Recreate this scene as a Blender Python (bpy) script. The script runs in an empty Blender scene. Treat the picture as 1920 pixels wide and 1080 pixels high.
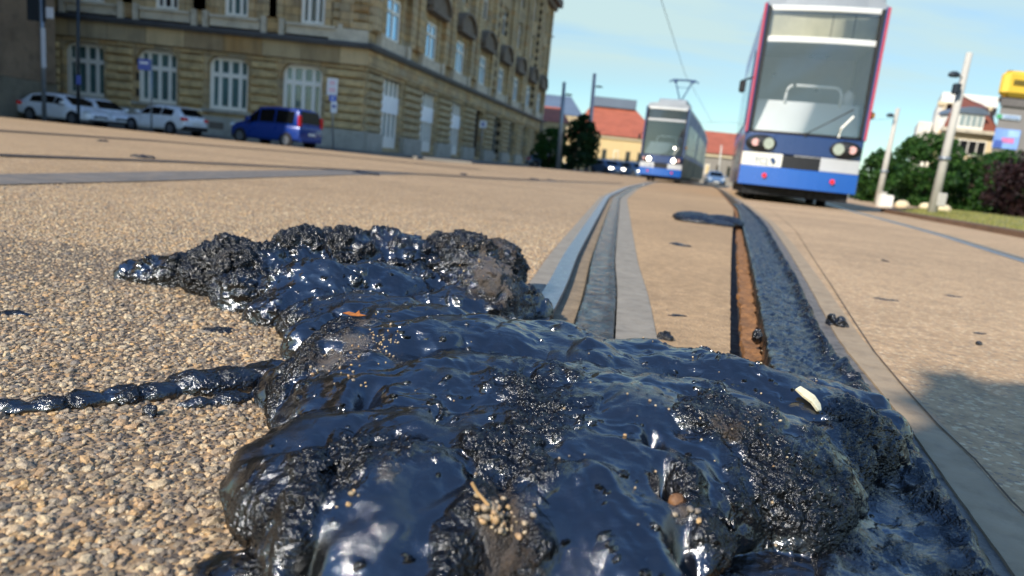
import bpy, math, random
import numpy as np
from mathutils import Vector, Matrix
random.seed(7); rng = np.random.default_rng(11)
R = math.radians
scene = bpy.context.scene
COL = scene.collection

# ------------------------------------------------------------------ survey of the place
# camera as calibrated from the photograph: 24 mm lens held 0.28 m above the road
H = 0.28; PITCH = R(10.5); ROLL = R(5.83); FPX = 1280.0
_cp, _sp, _cr, _sr = math.cos(PITCH), math.sin(PITCH), math.cos(ROLL), math.sin(ROLL)
CF = Vector((0, _cp, -_sp)); _R0 = Vector((1, 0, 0)); _U0 = Vector((0, _sp, _cp))
CR = _cr * _R0 + _sr * _U0; CU = _cr * _U0 - _sr * _R0
def ray(u, v): return CF + CR * ((u - 960) / FPX) + CU * (-(v - 540) / FPX)
def gnd(u, v, z=0.0):
    d = ray(u, v); t = (z - H) / d.z; return Vector((d.x * t, d.y * t, z))
def atY(u, v, Y):
    d = ray(u, v); t = Y / d.y; return Vector((d.x * t, Y, H + d.z * t))
def hz(u):   # picture row of the horizon
    lo, hi = -500.0, 1500.0
    for _ in range(40):
        m = (lo + hi) / 2
        if ray(u, m).z > 0: lo = m
        else: hi = m
    return lo

# ------------------------------------------------------------------ objects and meshes
def tag(o, label=None, cat=None, group=None, kind=None):
    if label: o['label'] = label
    if cat: o['category'] = cat
    if group: o['group'] = group
    if kind: o['kind'] = kind
    return o
def empty(name, loc=(0, 0, 0), rz=0.0):
    o = bpy.data.objects.new(name, None); COL.objects.link(o)
    o.empty_display_size = 0.2; o.location = loc; o.rotation_euler = (0, 0, rz); return o
def link(name, me, mat, parent=None, smooth=False):
    o = bpy.data.objects.new(name, me); COL.objects.link(o)
    for m in (mat if isinstance(mat, (list, tuple)) else [mat]):
        me.materials.append(m)
    if parent: o.parent = parent
    if smooth:
        me.polygons.foreach_set('use_smooth', [True] * len(me.polygons))
    return o
def copy_tree(o, parent=None):
    c = o.copy(); COL.objects.link(c); c.parent = parent
    for ch in list(o.children): copy_tree(ch, c)
    return c

class MB:
    def __init__(s, fr=None): s.v = []; s.f = []; s.m = []; s.fr = fr; s.cm = 0
    def add(s, vs, fs):
        b = len(s.v)
        for p in vs:
            s.v.append(s.fr(*p) if s.fr else tuple(p))
        for f in fs: s.f.append([b + i for i in f]); s.m.append(s.cm)
        return s
    def box(s, x0, x1, y0, y1, z0, z1):
        v = [(x, y, z) for z in (z0, z1) for (x, y) in ((x0, y0), (x1, y0), (x1, y1), (x0, y1))]
        return s.add(v, [(0, 3, 2, 1), (4, 5, 6, 7), (0, 1, 5, 4), (1, 2, 6, 5), (2, 3, 7, 6), (3, 0, 4, 7)])
    def cbox(s, x0, x1, y0, y1, z0, z1, c):      # box with chamfered vertical and top edges
        def ring(i, z):
            a, b, e, g = x0 + i, x1 - i, y0 + i, y1 - i
            return [(a + c, e, z), (b - c, e, z), (b, e + c, z), (b, g - c, z), (b - c, g, z), (a + c, g, z), (a, g - c, z), (a, e + c, z)]
        return s.rings([ring(c, z0), ring(0, z0 + c), ring(0, z1 - c), ring(c, z1)])
    def rings(s, rs, closed=False, caps=True):
        n = len(rs[0]); vs = [p for r in rs for p in r]; fs = []
        for i in range(len(rs) - 1 + (1 if closed else 0)):
            a = i * n; b = ((i + 1) % len(rs)) * n
            for k in range(n):
                k2 = (k + 1) % n; fs.append((a + k, a + k2, b + k2, b + k))
        if caps and not closed:
            fs.append(tuple(range(n))[::-1]); fs.append(tuple((len(rs) - 1) * n + k for k in range(n)))
        return s.add(vs, fs)
    def tube(s, pts, r, n=8, r2=None):
        pts = [Vector(p) for p in pts]; rs = []
        m = len(pts)
        for i, p in enumerate(pts):
            t = (pts[min(i + 1, m - 1)] - pts[max(i - 1, 0)]).normalized()
            a = Vector((0, 0, 1)) if abs(t.z) < .95 else Vector((1, 0, 0))
            x = t.cross(a).normalized(); y = x.cross(t)
            rr = r if r2 is None else r + (r2 - r) * i / (m - 1)
            if isinstance(r, (list, tuple)): rr = r[i]
            rs.append([tuple(p + x * rr * math.cos(2 * math.pi * k / n) + y * rr * math.sin(2 * math.pi * k / n)) for k in range(n)])
        return s.rings(rs)
    def prism(s, poly, y0, y1):                  # polygon in (x, z) pulled along y
        n = len(poly); v = [(x, y0, z) for x, z in poly] + [(x, y1, z) for x, z in poly]
        f = [tuple(range(n)), tuple(range(2 * n - 1, n - 1, -1))]
        f += [(i, i + n, (i + 1) % n + n, (i + 1) % n) for i in range(n)]
        return s.add(v, f)
    def sphere(s, c, r, nu=12, nv=8):
        rx, ry, rz = r if isinstance(r, (list, tuple)) else (r, r, r)
        v = [(c[0], c[1], c[2] - rz)]; f = []
        for j in range(1, nv):
            t = -math.pi / 2 + math.pi * j / nv
            for i in range(nu):
                a = 2 * math.pi * i / nu
                v.append((c[0] + rx * math.cos(t) * math.cos(a), c[1] + ry * math.cos(t) * math.sin(a), c[2] + rz * math.sin(t)))
        v.append((c[0], c[1], c[2] + rz)); L = len(v) - 1
        for i in range(nu): f.append((0, 1 + (i + 1) % nu, 1 + i))
        for j in range(nv - 2):
            for i in range(nu):
                a = 1 + j * nu; f.append((a + i, a + (i + 1) % nu, a + nu + (i + 1) % nu, a + nu + i))
        a = 1 + (nv - 2) * nu
        for i in range(nu): f.append((a + i, a + (i + 1) % nu, L))
        return s.add(v, f)
    def build(s, name, mat, parent=None, smooth=False, bevel=0.0, seg=2):
        me = bpy.data.meshes.new(name)
        off = Vector((0, 0, 0))
        p = parent
        while p: off += p.location; p = p.parent
        me.from_pydata([tuple(Vector(v) - off) for v in s.v], [], s.f)
        if any(s.m): me.polygons.foreach_set('material_index', s.m)
        me.update()
        o = link(name, me, mat, parent, smooth)
        if bevel:
            b = o.modifiers.new('bevel', 'BEVEL'); b.width = bevel; b.segments = seg; b.limit_method = 'ANGLE'
            b.harden_normals = False
        return o

def np_mesh(name, V, F, mat, parent=None, smooth=True):
    """V (n,3) array, F (m,k) array of one face size"""
    me = bpy.data.meshes.new(name); k = F.shape[1]
    me.vertices.add(len(V)); me.vertices.foreach_set('co', np.ascontiguousarray(V, np.float32).ravel())
    me.loops.add(F.size); me.loops.foreach_set('vertex_index', np.ascontiguousarray(F, np.int32).ravel())
    me.polygons.add(len(F)); me.polygons.foreach_set('loop_start', np.arange(0, F.size, k, dtype=np.int32))
    me.polygons.foreach_set('use_smooth', np.full(len(F), bool(smooth)))
    me.update(calc_edges=True); me.validate()
    return link(name, me, mat, parent)

# ------------------------------------------------------------------ numpy noise
def _hash(i, j, k, s):
    h = (i * 374761393 + j * 668265263 + k * 2147483647 + s * 974711) & 0xFFFFFFFF
    h = ((h ^ (h >> 13)) * 1274126177) & 0xFFFFFFFF
    return (h ^ (h >> 16)) & 0xFFFFFFFF
def perlin(P, seed=0):
    P = np.asarray(P, np.float64); I = np.floor(P).astype(np.int64); f = P - I
    u = f * f * f * (f * (f * 6 - 15) + 10); out = 0.0
    for dx in (0, 1):
        for dy in (0, 1):
            for dz in (0, 1):
                h = _hash(I[:, 0] + dx, I[:, 1] + dy, I[:, 2] + dz, seed)
                gx = ((h & 1023) / 511.5) - 1; gy = (((h >> 10) & 1023) / 511.5) - 1; gz = (((h >> 20) & 1023) / 511.5) - 1
                w = (u[:, 0] if dx else 1 - u[:, 0]) * (u[:, 1] if dy else 1 - u[:, 1]) * (u[:, 2] if dz else 1 - u[:, 2])
                out = out + w * (gx * (f[:, 0] - dx) + gy * (f[:, 1] - dy) + gz * (f[:, 2] - dz))
    return out * 1.3
def fbm(P, f, o=3, seed=0, g=.5):
    P = np.asarray(P); r = 0; a = 1
    for i in range(o): r = r + a * perlin(P * f, seed + i); f *= 2.03; a *= g
    return r
def ridged(P, f, o=3, seed=0):
    r = 0; a = 1
    for i in range(o): r = r + a * (1 - 2 * np.abs(perlin(P * f, seed + i))); f *= 2.07; a *= .5
    return r

# ------------------------------------------------------------------ materials
def lin(c):
    if isinstance(c, str):
        c = [int(c[i:i + 2], 16) / 255 for i in (0, 2, 4)]
        c = [x / 12.92 if x <= .04045 else ((x + .055) / 1.055) ** 2.4 for x in c]
    return tuple(c[:3]) + (1.0,)
class NT:
    def __init__(s, m):
        s.t = m.node_tree; s.t.nodes.clear()
    def n(s, typ, **kw):
        nd = s.t.nodes.new(typ)
        for k, v in kw.items():
            if k.startswith('i_'):
                key = k[2:]; key = int(key) if key.isdigit() else key.replace('_', ' ')
                s.set(nd, key, v)
            else: setattr(nd, k, v)
        return nd
    def set(s, nd, key, v):
        sock = nd.inputs[key]
        if isinstance(v, bpy.types.NodeSocket): s.t.links.new(v, sock)
        elif isinstance(v, bpy.types.Node): s.t.links.new(v.outputs[0], sock)
        else: sock.default_value = v
    def math(s, op, a, b=None, clamp=False):
        nd = s.n('ShaderNodeMath', operation=op, use_clamp=clamp); s.set(nd, 0, a)
        if b is not None: s.set(nd, 1, b)
        return nd.outputs[0]
    def mix(s, f, a, b, mode='MIX'):
        nd = s.n('ShaderNodeMix', data_type='RGBA', blend_type=mode); s.set(nd, 0, f); s.set(nd, 6, a); s.set(nd, 7, b); return nd.outputs[2]
    def ramp(s, f, lo, hi, a=0.0, b=1.0):
        nd = s.n('ShaderNodeMapRange', clamp=True); s.set(nd, 0, f); s.set(nd, 1, lo); s.set(nd, 2, hi); s.set(nd, 3, a); s.set(nd, 4, b); return nd.outputs[0]
    def noise(s, vec, scale, detail=3, rough=.55, out=0):
        nd = s.n('ShaderNodeTexNoise'); s.set(nd, 'Vector', vec); nd.inputs['Scale'].default_value = scale
        nd.inputs['Detail'].default_value = detail; nd.inputs['Roughness'].default_value = rough; return nd.outputs[out]
    def pos(s): return s.n('ShaderNodeNewGeometry').outputs['Position']
    def obj(s): return s.n('ShaderNodeTexCoord').outputs['Object']
    def attr(s, name): return s.n('ShaderNodeAttribute', attribute_name=name).outputs['Fac']
    def bump(s, h, dist, strength=1.0, nrm=None):
        nd = s.n('ShaderNodeBump'); s.set(nd, 'Height', h); nd.inputs['Distance'].default_value = dist; nd.inputs['Strength'].default_value = strength
        if nrm is not None: s.set(nd, 'Normal', nrm)
        return nd.outputs[0]
    def colors(s, f, cols, const=False):
        rp = s.n('ShaderNodeValToRGB'); s.set(rp, 0, f); el = rp.color_ramp.elements; n = len(cols)
        if const: rp.color_ramp.interpolation = 'CONSTANT'
        el[0].position = 0; el[0].color = lin(cols[0]); el[1].position = 1.0; el[1].color = lin(cols[-1])
        for i in range(1, n if const else n - 1):
            e = el.new(i / (n if const else n - 1)); e.color = lin(cols[i])
        return rp.outputs[0]
    def out(s, sh): s.t.links.new(sh if isinstance(sh, bpy.types.NodeSocket) else sh.outputs[0], s.n('ShaderNodeOutputMaterial').inputs[0])
def newmat(name):
    m = bpy.data.materials.new(name); m.use_nodes = True; return m, NT(m)
MATS = {}
def mat(name, color, rough=.5, metal=0.0, var=.12, vs=3.0, bump=0.0, bs=40.0, spec=.5, coat=0.0, dirt=None, emis=None, es=0.0):
    """painted, cast or stone surface: base colour with blotchy variation, fine bump and uneven gloss"""
    if name in MATS: return MATS[name]
    m, t = newmat(name); c = lin(color); P = t.obj()
    nz = t.noise(P, vs, 4)
    dark = tuple(x * (1 - var) for x in c[:3]) + (1,); lite = tuple(min(1, x * (1 + var)) for x in c[:3]) + (1,)
    col = t.mix(t.ramp(nz, .3, .7), dark, lite)
    if dirt: col = t.mix(t.math('MULTIPLY', t.ramp(t.noise(P, vs * 2.3, 6, .65), .5, .75), dirt[1]), col, lin(dirt[0]))
    b = t.n('ShaderNodeBsdfPrincipled'); t.set(b, 'Base Color', col)
    t.set(b, 'Roughness', t.ramp(t.noise(P, vs * 3, 3), .3, .7, max(0.02, rough * .8), min(1, rough * 1.2)))
    b.inputs['Metallic'].default_value = metal; b.inputs['Specular IOR Level'].default_value = spec
    b.inputs['Coat Weight'].default_value = coat
    if emis: b.inputs['Emission Color'].default_value = lin(emis); b.inputs['Emission Strength'].default_value = es
    if bump: t.set(b, 'Normal', t.bump(t.noise(P, bs, 4, .6), bump))
    t.out(b); MATS[name] = m; return m
def glass(name, tint='8fa0a8', clear=.7, rough=.03):
    if name in MATS: return MATS[name]
    m, t = newmat(name)
    tr = t.n('ShaderNodeBsdfTransparent'); tr.inputs[0].default_value = lin(tint)
    gl = t.n('ShaderNodeBsdfGlossy'); gl.inputs['Roughness'].default_value = rough
    fr = t.n('ShaderNodeFresnel'); fr.inputs[0].default_value = 1.55
    mx = t.n('ShaderNodeMixShader'); t.set(mx, 0, t.math('ADD', t.math('MULTIPLY', fr.outputs[0], 1.0), 1 - clear, True)); t.set(mx, 1, tr); t.set(mx, 2, gl)
    t.out(mx.outputs[0]); MATS[name] = m; return m

# ------------------------------------------------------------------ daylight
SUN_TO = Vector((-0.65, -0.76, 0)).normalized(); SUN_EL = R(34)
sun = bpy.data.lights.new('sun', 'SUN'); sun.energy = 4.0; sun.angle = R(0.5); sun.color = (1, .925, .82)
so = bpy.data.objects.new('sun', sun); COL.objects.link(so)
_sd = Vector((SUN_TO.x * math.cos(SUN_EL), SUN_TO.y * math.cos(SUN_EL), math.sin(SUN_EL)))
so.rotation_euler = _sd.to_track_quat('Z', 'Y').to_euler(); so.location = (-20, -20, 40)
w = bpy.data.worlds.new('World'); scene.world = w; w.use_nodes = True
t = NT(w); t.t.nodes.clear()
sky = t.n('ShaderNodeTexSky', sky_type='NISHITA', sun_disc=False, sun_elevation=SUN_EL, altitude=120, air_density=1.0, dust_density=.6, ozone_density=1.6)
sky.sun_rotation = math.atan2(SUN_TO.x, SUN_TO.y)
gen = t.n('ShaderNodeTexCoord').outputs['Generated']
sp = t.n('ShaderNodeSeparateXYZ'); t.set(sp, 0, gen)
zz = t.math('MAXIMUM', sp.outputs[2], 0.0)
den = t.math('ADD', zz, .16)
cx = t.math('DIVIDE', sp.outputs[0], den); cy = t.math('DIVIDE', sp.outputs[1], den)
cv = t.n('ShaderNodeCombineXYZ'); t.set(cv, 0, t.math('MULTIPLY', cx, .33)); t.set(cv, 1, t.math('MULTIPLY', cy, 1.15))
n1 = t.noise(cv, 1.25, 7, .56)
band = t.ramp(sp.outputs[2], .10, .155)               # the thin sheet of cloud stops above the roofs
high = t.ramp(sp.outputs[2], .26, .50, 1.0, .12)
veil = t.math('MULTIPLY', t.math('MULTIPLY', t.ramp(n1, .26, .52), t.math('MAXIMUM', band, .10)), high)
blue = t.mix(1.0, sky.outputs[0], t.mix(t.ramp(sp.outputs[2], .12, .55), (0.52, .63, .61, 1), (.40, .76, 1.20, 1)), 'MULTIPLY')
cl = t.mix(t.math('MULTIPLY', veil, .94), blue, (2.7, 3.55, 3.55, 1))
bg = t.n('ShaderNodeBackground'); t.set(bg, 0, cl); bg.inputs[1].default_value = .15
wo = t.n('ShaderNodeOutputWorld'); t.t.links.new(bg.outputs[0], wo.inputs[0])

cam = bpy.data.cameras.new('camera'); co = bpy.data.objects.new('camera', cam); COL.objects.link(co)
cam.lens = 24; cam.sensor_width = 36; cam.clip_start = .02; cam.clip_end = 6000
m3 = Matrix((CR, CU, -CF)).transposed(); co.matrix_world = Matrix.Translation((0, 0, H)) @ m3.to_4x4()
cam.dof.use_dof = True; cam.dof.focus_distance = .72; cam.dof.aperture_fstop = 5.6; cam.dof.aperture_blades = 7
scene.camera = co
scene.view_settings.view_transform = 'Standard'; scene.view_settings.look = 'None'
scene.view_settings.exposure = .62; scene.view_settings.gamma = 1
scene.cycles.use_denoising = True
scene.cycles.max_bounces = 8; scene.cycles.transparent_max_bounces = 16
scene.cycles.sample_clamp_indirect = 6

# ------------------------------------------------------------------ road surface
def stone_paving(name, scale, tones, mortar, bumpd, cover=.52, worn=0.0, big=.22):
    m, t = newmat(name); P = t.pos()
    wv = t.n('ShaderNodeVectorMath', operation='ADD'); t.set(wv, 0, P)
    nv = t.n('ShaderNodeVectorMath', operation='SCALE'); t.set(nv, 0, t.noise(P, scale * 1.3, 2, .5, 1)); nv.inputs['Scale'].default_value = .35 / scale
    t.set(wv, 1, nv)
    vo = t.n('ShaderNodeTexVoronoi', feature='F1'); t.set(vo, 'Vector', wv); vo.inputs['Scale'].default_value = scale
    sx = t.n('ShaderNodeSeparateColor'); t.set(sx, 0, vo.outputs['Color'])
    rpo = t.colors(sx.outputs[0], tones, True)
    stone = t.math('MULTIPLY', t.ramp(vo.outputs['Distance'], cover + .10, cover - .08), t.ramp(sx.outputs[1], .12, .2, .0, 1))
    col = t.mix(stone, t.mix(t.noise(P, scale * 3, 2), lin(mortar[0]), lin(mortar[1])), t.mix(t.ramp(t.noise(P, scale * 6, 2), .3, .7, .0, .35), rpo, (.16, .14, .12, 1)))
    if worn: col = t.mix(t.ramp(t.noise(P, 9, 5, .65), .35, .7, worn * .6, worn), col, lin(mortar[1]))
    bigp = t.n('ShaderNodeMapping'); t.set(bigp, 0, P); bigp.inputs['Scale'].default_value = (.45, 1.0, 1)
    bn = t.math('MULTIPLY', t.ramp(t.noise(bigp, .55, 5, .6), .28, .72, 1 - big * .75, 1 + big * .7), t.math('MULTIPLY', t.ramp(t.noise(P, 6, 4, .6), .3, .7, .86, 1.08), t.ramp(t.noise(P, 34, 4, .7), .32, .68, .72, 1.18)))
    cc = t.n('ShaderNodeVectorMath', operation='SCALE'); t.set(cc, 0, col); t.set(cc, 'Scale', bn)
    st = t.n('ShaderNodeMapping'); t.set(st, 0, P); st.inputs['Scale'].default_value = (1, .22, 1); st.inputs['Rotation'].default_value = (0, 0, R(-14))
    soil = t.math('MULTIPLY', t.ramp(t.noise(st, 5.5, 5, .65), .54, .76, 0, .26), t.ramp(t.noise(P, .7, 3), .4, .6, .3, 1))
    cc = t.mix(soil, cc, lin('5a4a3c'))
    cc = t.mix(t.ramp(t.noise(P, 7.5, 7, .72), .665, .70, 0, .8), cc, lin('2b2622'))
    b = t.n('ShaderNodeBsdfPrincipled'); t.set(b, 'Base Color', cc); b.inputs['Roughness'].default_value = .78
    b.inputs['Specular IOR Level'].default_value = .3
    hgt = t.math('ADD', t.math('MULTIPLY', stone, t.math('SUBTRACT', 1.0, vo.outputs['Distance'])), t.math('MULTIPLY', t.noise(P, scale * 5, 3), .3))
    t.set(b, 'Normal', t.bump(hgt, bumpd)); t.out(b); return m
TAN = ('e0bc8c', 'cda472', 'eacc9c', 'bc9c78', 'a89480', 'e2b478', 'd4b892')
M_pav = stone_paving('aggregate_paving', 92, TAN, ('7c6850', 'a48662'), .0016, .58, .34)
M_slab = stone_paving('worn_aggregate_slab', 120, ('e4c598', 'c6a47a', 'ecd2a6', 'b4987a', '94826e'), ('a3845f', 'c8a57c'), .0016, .46, .36, .3)
M_bed = stone_paving('track_bed_slab', 150, ('c9a67c', 'b28e68', 'd4b288'), ('967a5a', 'b8966c'), .0014, .4, .55, .28)
M_ground = mat('ground_asphalt', '6a655e', .85, var=.1, vs=.3, bump=.004, bs=120)

YS = np.concatenate([np.linspace(-2.0, .35, 12), np.linspace(.4, 3, 130), np.geomspace(3.03, 62, 90)])
def edge(px, far=(), near_slope=None):
    pts = [gnd(u, v) for u, v in px] if px and len(px[0]) == 2 else []
    pts = sorted([(p.y, p.x) for p in pts] + [(b, a) for a, b in far])
    y = np.array([p[0] for p in pts]); x = np.array([p[1] for p in pts])
    sl = near_slope if near_slope is not None else (x[1] - x[0]) / (y[1] - y[0])
    # smooth the surveyed kinks a little
    Y = np.linspace(y[0], y[-1], 900) ** 1.0
    def f(q):
        q = np.asarray(q, float); r = 0
        for k in (-.5, 0, .5): 
            qq = q * (1 + .14 * k); r = r + np.where(qq < y[0], x[0] + (qq - y[0]) * sl, np.interp(qq, y, x)) + sl * 0
        return r / 3
    return f
def off(e, d): return lambda q: e(q) + d
FAR_L = [(5.6, 30), (14.6, 62)]
eL3 = edge([(1078, 590), (1095, 540), (1106, 485), (1130, 420), (1149, 370), (1184, 351.5), (1203, 347)], FAR_L)
def wide(d):                        # constant width measured square to the rail
    def f(q):
        q = np.asarray(q, float); s = (eL3(q + .05) - eL3(q - .05)) / .1
        return eL3(q) + d * np.sqrt(1 + s * s)
    return f
eL = [wide(d) for d in (-.128, -.085, -.042, 0, .08, .152)]
FAR_R = [(7.3, 26), (16.5, 62)]
eT0 = edge([(1369, 640), (1369.5, 540), (1371, 470), (1374, 420), (1376, 392)], FAR_R)
eT2 = edge([(1434, 650), (1416, 540), (1402, 470), (1390, 420), (1383, 391)], [(7.36, 26), (16.56, 62)])
eT1 = lambda q: eT0(q) * .55 + eT2(q) * .45
eT3 = edge([(1700, 880), (1535, 650), (1492, 540), (1456, 470), (1430, 420), (1396, 388)], [(7.46, 26), (16.66, 62)])
eT4 = edge([(1874, 1046), (1785, 921), (1698, 796), (1572, 640), (1519, 540), (1478, 470), (1444, 420), (1402, 387)], [(7.50, 26), (16.7, 62)])
eT5 = lambda q: eT4(q) + .05
eG = edge([(1826, 1080), (1740, 925), (1682, 830), (1604, 720), (1532, 648), (1492, 540), (1456, 470), (1430, 420), (1396, 388)], [(7.46, 26), (16.66, 62)])

def strip(name, a, b, z, m, walls=.18, rough=0.0, n=2, parent=None, kind='structure', ys=YS, seed=0):
    """band of surface between two edge lines, with side walls going down"""
    us = np.linspace(0, 1, n + 1); A = a(ys); B = b(ys); V = []
    for u in us: V.append(np.stack([A * (1 - u) + B * u, ys, np.full(len(ys), z)], 1))
    if rough:
        for k in range(n + 1): V[k][:, 2] += rough * fbm(V[k], 18, 3, seed)
        for k in (0, n): V[k][:, 0] += rough * 1.4 * fbm(V[k], 30, 2, seed + 9)
    if walls:
        l = V[0].copy(); l[:, 2] = z - walls; r = V[-1].copy(); r[:, 2] = z - walls; V = [l] + V + [r]
    k = len(V); N = len(ys); W = np.concatenate(V); F = []
    for j in range(k - 1):
        i = np.arange(N - 1); F.append(np.stack([j * N + i, (j + 1) * N + i, (j + 1) * N + i + 1, j * N + i + 1], 1))
    o = np_mesh(name, W, np.concatenate(F), m, parent, smooth=False)
    if kind: o['kind'] = kind
    return o
MB().box(-3000, 3000, -800, 3000, -1.0, -.16).build('ground', M_ground)['kind'] = 'structure'
strip('paving', lambda q: np.where(np.asarray(q) < 23.5, -70.0, -3.0 + (np.asarray(q) - 23.5) * .16), eL[0], 0, M_pav)
strip('track_bed', eL[5], eT0, 0, M_bed, rough=.0012, n=6)
KERB = [(x, y) for x, y in [(-1.0, -6), (5.0, 6)] + [tuple(gnd(u, v)[:2]) for u, v in ((1920, 447), (1780, 421), (1650, 397))] + [(27, 46), (36, 64)]]
ky = np.array([p[1] for p in KERB]); kx = np.array([p[0] for p in KERB])
eK = lambda q: np.interp(q, ky, kx) + np.where(np.asarray(q) < 6, 3.0 * np.clip((6 - np.asarray(q)) / 6, 0, 1), 0)
eR = edge([(1920, 490), (1760, 440), (1590, 394)], [(9.3, 21.5), (18.2, 62)])
strip('slab_paving', eT5, off(eR, -.05), 0, M_slab, n=4)
strip('outer_paving', off(eR, .11), eK, 0, M_slab, n=2)
M_conc = mat('grey_concrete', '8f8574', .8, var=.14, vs=14, bump=.001, bs=300, dirt=('4d463c', .5))
M_conc2 = mat('tan_concrete', 'a08a6c', .8, var=.12, vs=12, bump=.001, bs=260, dirt=('6a5a47', .55))
M_steel = mat('worn_steel', '9aa0a8', .32, .9, .15, 30, bump=.0003, bs=500)
M_rust = mat('rusty_groove', '5a4632', .9, var=.3, vs=30, bump=.002, bs=150)
M_rust2 = mat('orange_rust', '8e6238', .85, var=.35, vs=45, bump=.003, bs=130, dirt=('3a2a1c', .7))
M_dark = mat('dark_recess', '2b2520', .8, var=.3, vs=30, bump=.002, bs=200)
strip('concrete_strip', eL[0], eL[1], .002, M_conc, rough=.0006)
strip('concrete_strip', eL[4], eL[5], .002, M_conc, rough=.0006)
strip('concrete_strip', eT4, eT5, .003, M_conc2, rough=.0008)
M_dirty = mat('tarred_concrete', '6f675c', .55, var=.3, vs=25, bump=.002, bs=160, dirt=('0d0c0c', .95))
strip('concrete_strip', off(eG, -.012), eT4, .0, M_dirty, rough=.002, n=4)
def rail(name, e0, e1, label, zt=.004):
    r = strip(name, e0, e1, zt, M_steel, kind=None); tag(r, label, 'rail'); return r
lr = rail('tram_rail', eL[1], eL[2], 'bright worn tram rail curving away left of the open groove')
g = strip('rail_groove', eL[2], eL[3], -.012, mat('dusty_groove', '8a775c', .9, var=.25, vs=25, bump=.002, bs=150, dirt=('4a3c2c', .6)), walls=0, kind=None, parent=lr)
rr = strip('tram_rail', eT0, eT1, -.040, M_dark, walls=0, rough=.004, n=3, kind=None)
tag(rr, 'sunken tram rail trench with orange rust in the middle of the picture', 'rail')
strip('rusty_floor', eT1, eT2, -.026, M_rust2, walls=.03, rough=.008, n=4, kind=None, parent=rr)
r3 = rail('tram_rail', off(eR, -.05), off(eR, .02), 'bluish steel tram rail under the right side of the near tram')
strip('rail_groove', off(eR, .02), off(eR, .07), -.03, M_dark, walls=0, kind=None, parent=r3)
strip('guard_edge', off(eR, .07), off(eR, .11), .002, M_conc, kind=None, parent=r3)

# rails of the crossing track on the left: surveyed lines laid over the paving as steel + dark groove sheets
def ribbon(name, px, wdt, z, m, parent=None, kind=None):
    p = [gnd(u, v) for u, v in px]; P = []
    for i in range(len(p) - 1):
        for k in range(10): P.append(p[i].lerp(p[i + 1], k / 10))
    P.append(p[-1]); V = []; 
    for i, q in enumerate(P):
        d = (P[min(i + 1, len(P) - 1)] - P[max(i - 1, 0)]).normalized(); nrm = Vector((-d.y, d.x, 0))
        V += [(q + nrm * wdt / 2 + Vector((0, 0, z))), (q - nrm * wdt / 2 + Vector((0, 0, z)))]
    F = np.array([(2 * i, 2 * i + 1, 2 * i + 3, 2 * i + 2) for i in range(len(P) - 1)])
    o = np_mesh(name, np.array(V), F, m, parent, False)
    if kind: o['kind'] = kind
    return o
lineB = [(-120, 284), (0, 291.5), (320, 303), (656, 319), (911, 333.5), (1060, 340), (1166, 344.5)]
q = ribbon('tram_rail', lineB, .16, .006, M_dark); tag(q, 'dark tram rail crossing the tan paving from the left edge to the far tram', 'rail')
ribbon('rail_head', [(u, v + 2.6) for u, v in lineB], .05, .010, M_steel, q)
lineA = [(-100, 238), (0, 245.5), (300, 265), (620, 291), (900, 318)]
q = ribbon('tram_rail', lineA, .5, .006, M_dark); tag(q, 'far thin dark tram rail crossing the paving in front of the parked cars', 'rail')
cr_ = [(1990, 1040), (1898, 948), (1826, 868), (1759, 801), (1690, 726), (1640, 664), (1600, 600), (1560, 540), (1530, 490), (1490, 430), (1455, 400), (1432, 385)]
ribbon('slab_joint', [(u + random.uniform(-3, 3), v) for u, v in cr_], .0028, .0045, M_rust, kind='structure')
M_patch = mat('asphalt_patch', '6c665e', .75, var=.2, vs=6, bump=.002, bs=150, dirt=('9a8468', .7))
def patch(name, px, z, m):
    V = [tuple(gnd(u, v) + Vector((0, 0, z))) for u, v in px]
    o = MB().add(V, [tuple(range(len(V)))]).build(name, m); o['kind'] = 'structure'; return o
patch('asphalt_path', [(-120, 327), (0, 328), (320, 322), (500, 320.5), (640, 318.5), (800, 327), (640, 329), (480, 334), (300, 340), (0, 348), (-120, 356)], .004, M_patch)

# ------------------------------------------------------------------ loose-looking stones set in the paving
def ico(sub):
    import bmesh
    bm = bmesh.new(); bmesh.ops.create_icosphere(bm, subdivisions=sub, radius=1.0)
    v = np.array([x.co[:] for x in bm.verts]); f = np.array([[q.index for q in p.verts] for p in bm.faces]); bm.free(); return v, f
def pebble_mesh(name, C, S, sub, m, flat=(.45, .75), sink=.35, seed=1, smooth=True):
    g = np.random.default_rng(seed); bv, bf = ico(sub); n = len(C)
    sc = np.stack([S * g.uniform(.8, 1.25, n), S * g.uniform(.6, .95, n), S * g.uniform(*flat, n)], 1)
    a = g.uniform(0, 2 * np.pi, n); tl = g.normal(0, .22, n)
    V = bv[None] * (1 + g.normal(0, .13, (n, len(bv), 1)))
    V = np.clip(V, -.86, .86) * sc[:, None, :]
    x = V[..., 0].copy(); z = V[..., 2].copy()
    V[..., 0] = x * np.cos(tl)[:, None] - z * np.sin(tl)[:, None]; V[..., 2] = x * np.sin(tl)[:, None] + z * np.cos(tl)[:, None]
    x = V[..., 0].copy(); y = V[..., 1].copy()
    V[..., 0] = x * np.cos(a)[:, None] - y * np.sin(a)[:, None]; V[..., 1] = x * np.sin(a)[:, None] + y * np.cos(a)[:, None]
    V = V + C[:, None, :]; V[..., 2] += (sc[:, 2] * sink)[:, None]
    F = bf[None] + (np.arange(n) * len(bv))[:, None, None]
    return np_mesh(name, V.reshape(-1, 3), F.reshape(-1, 3), m, None, smooth)
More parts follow.
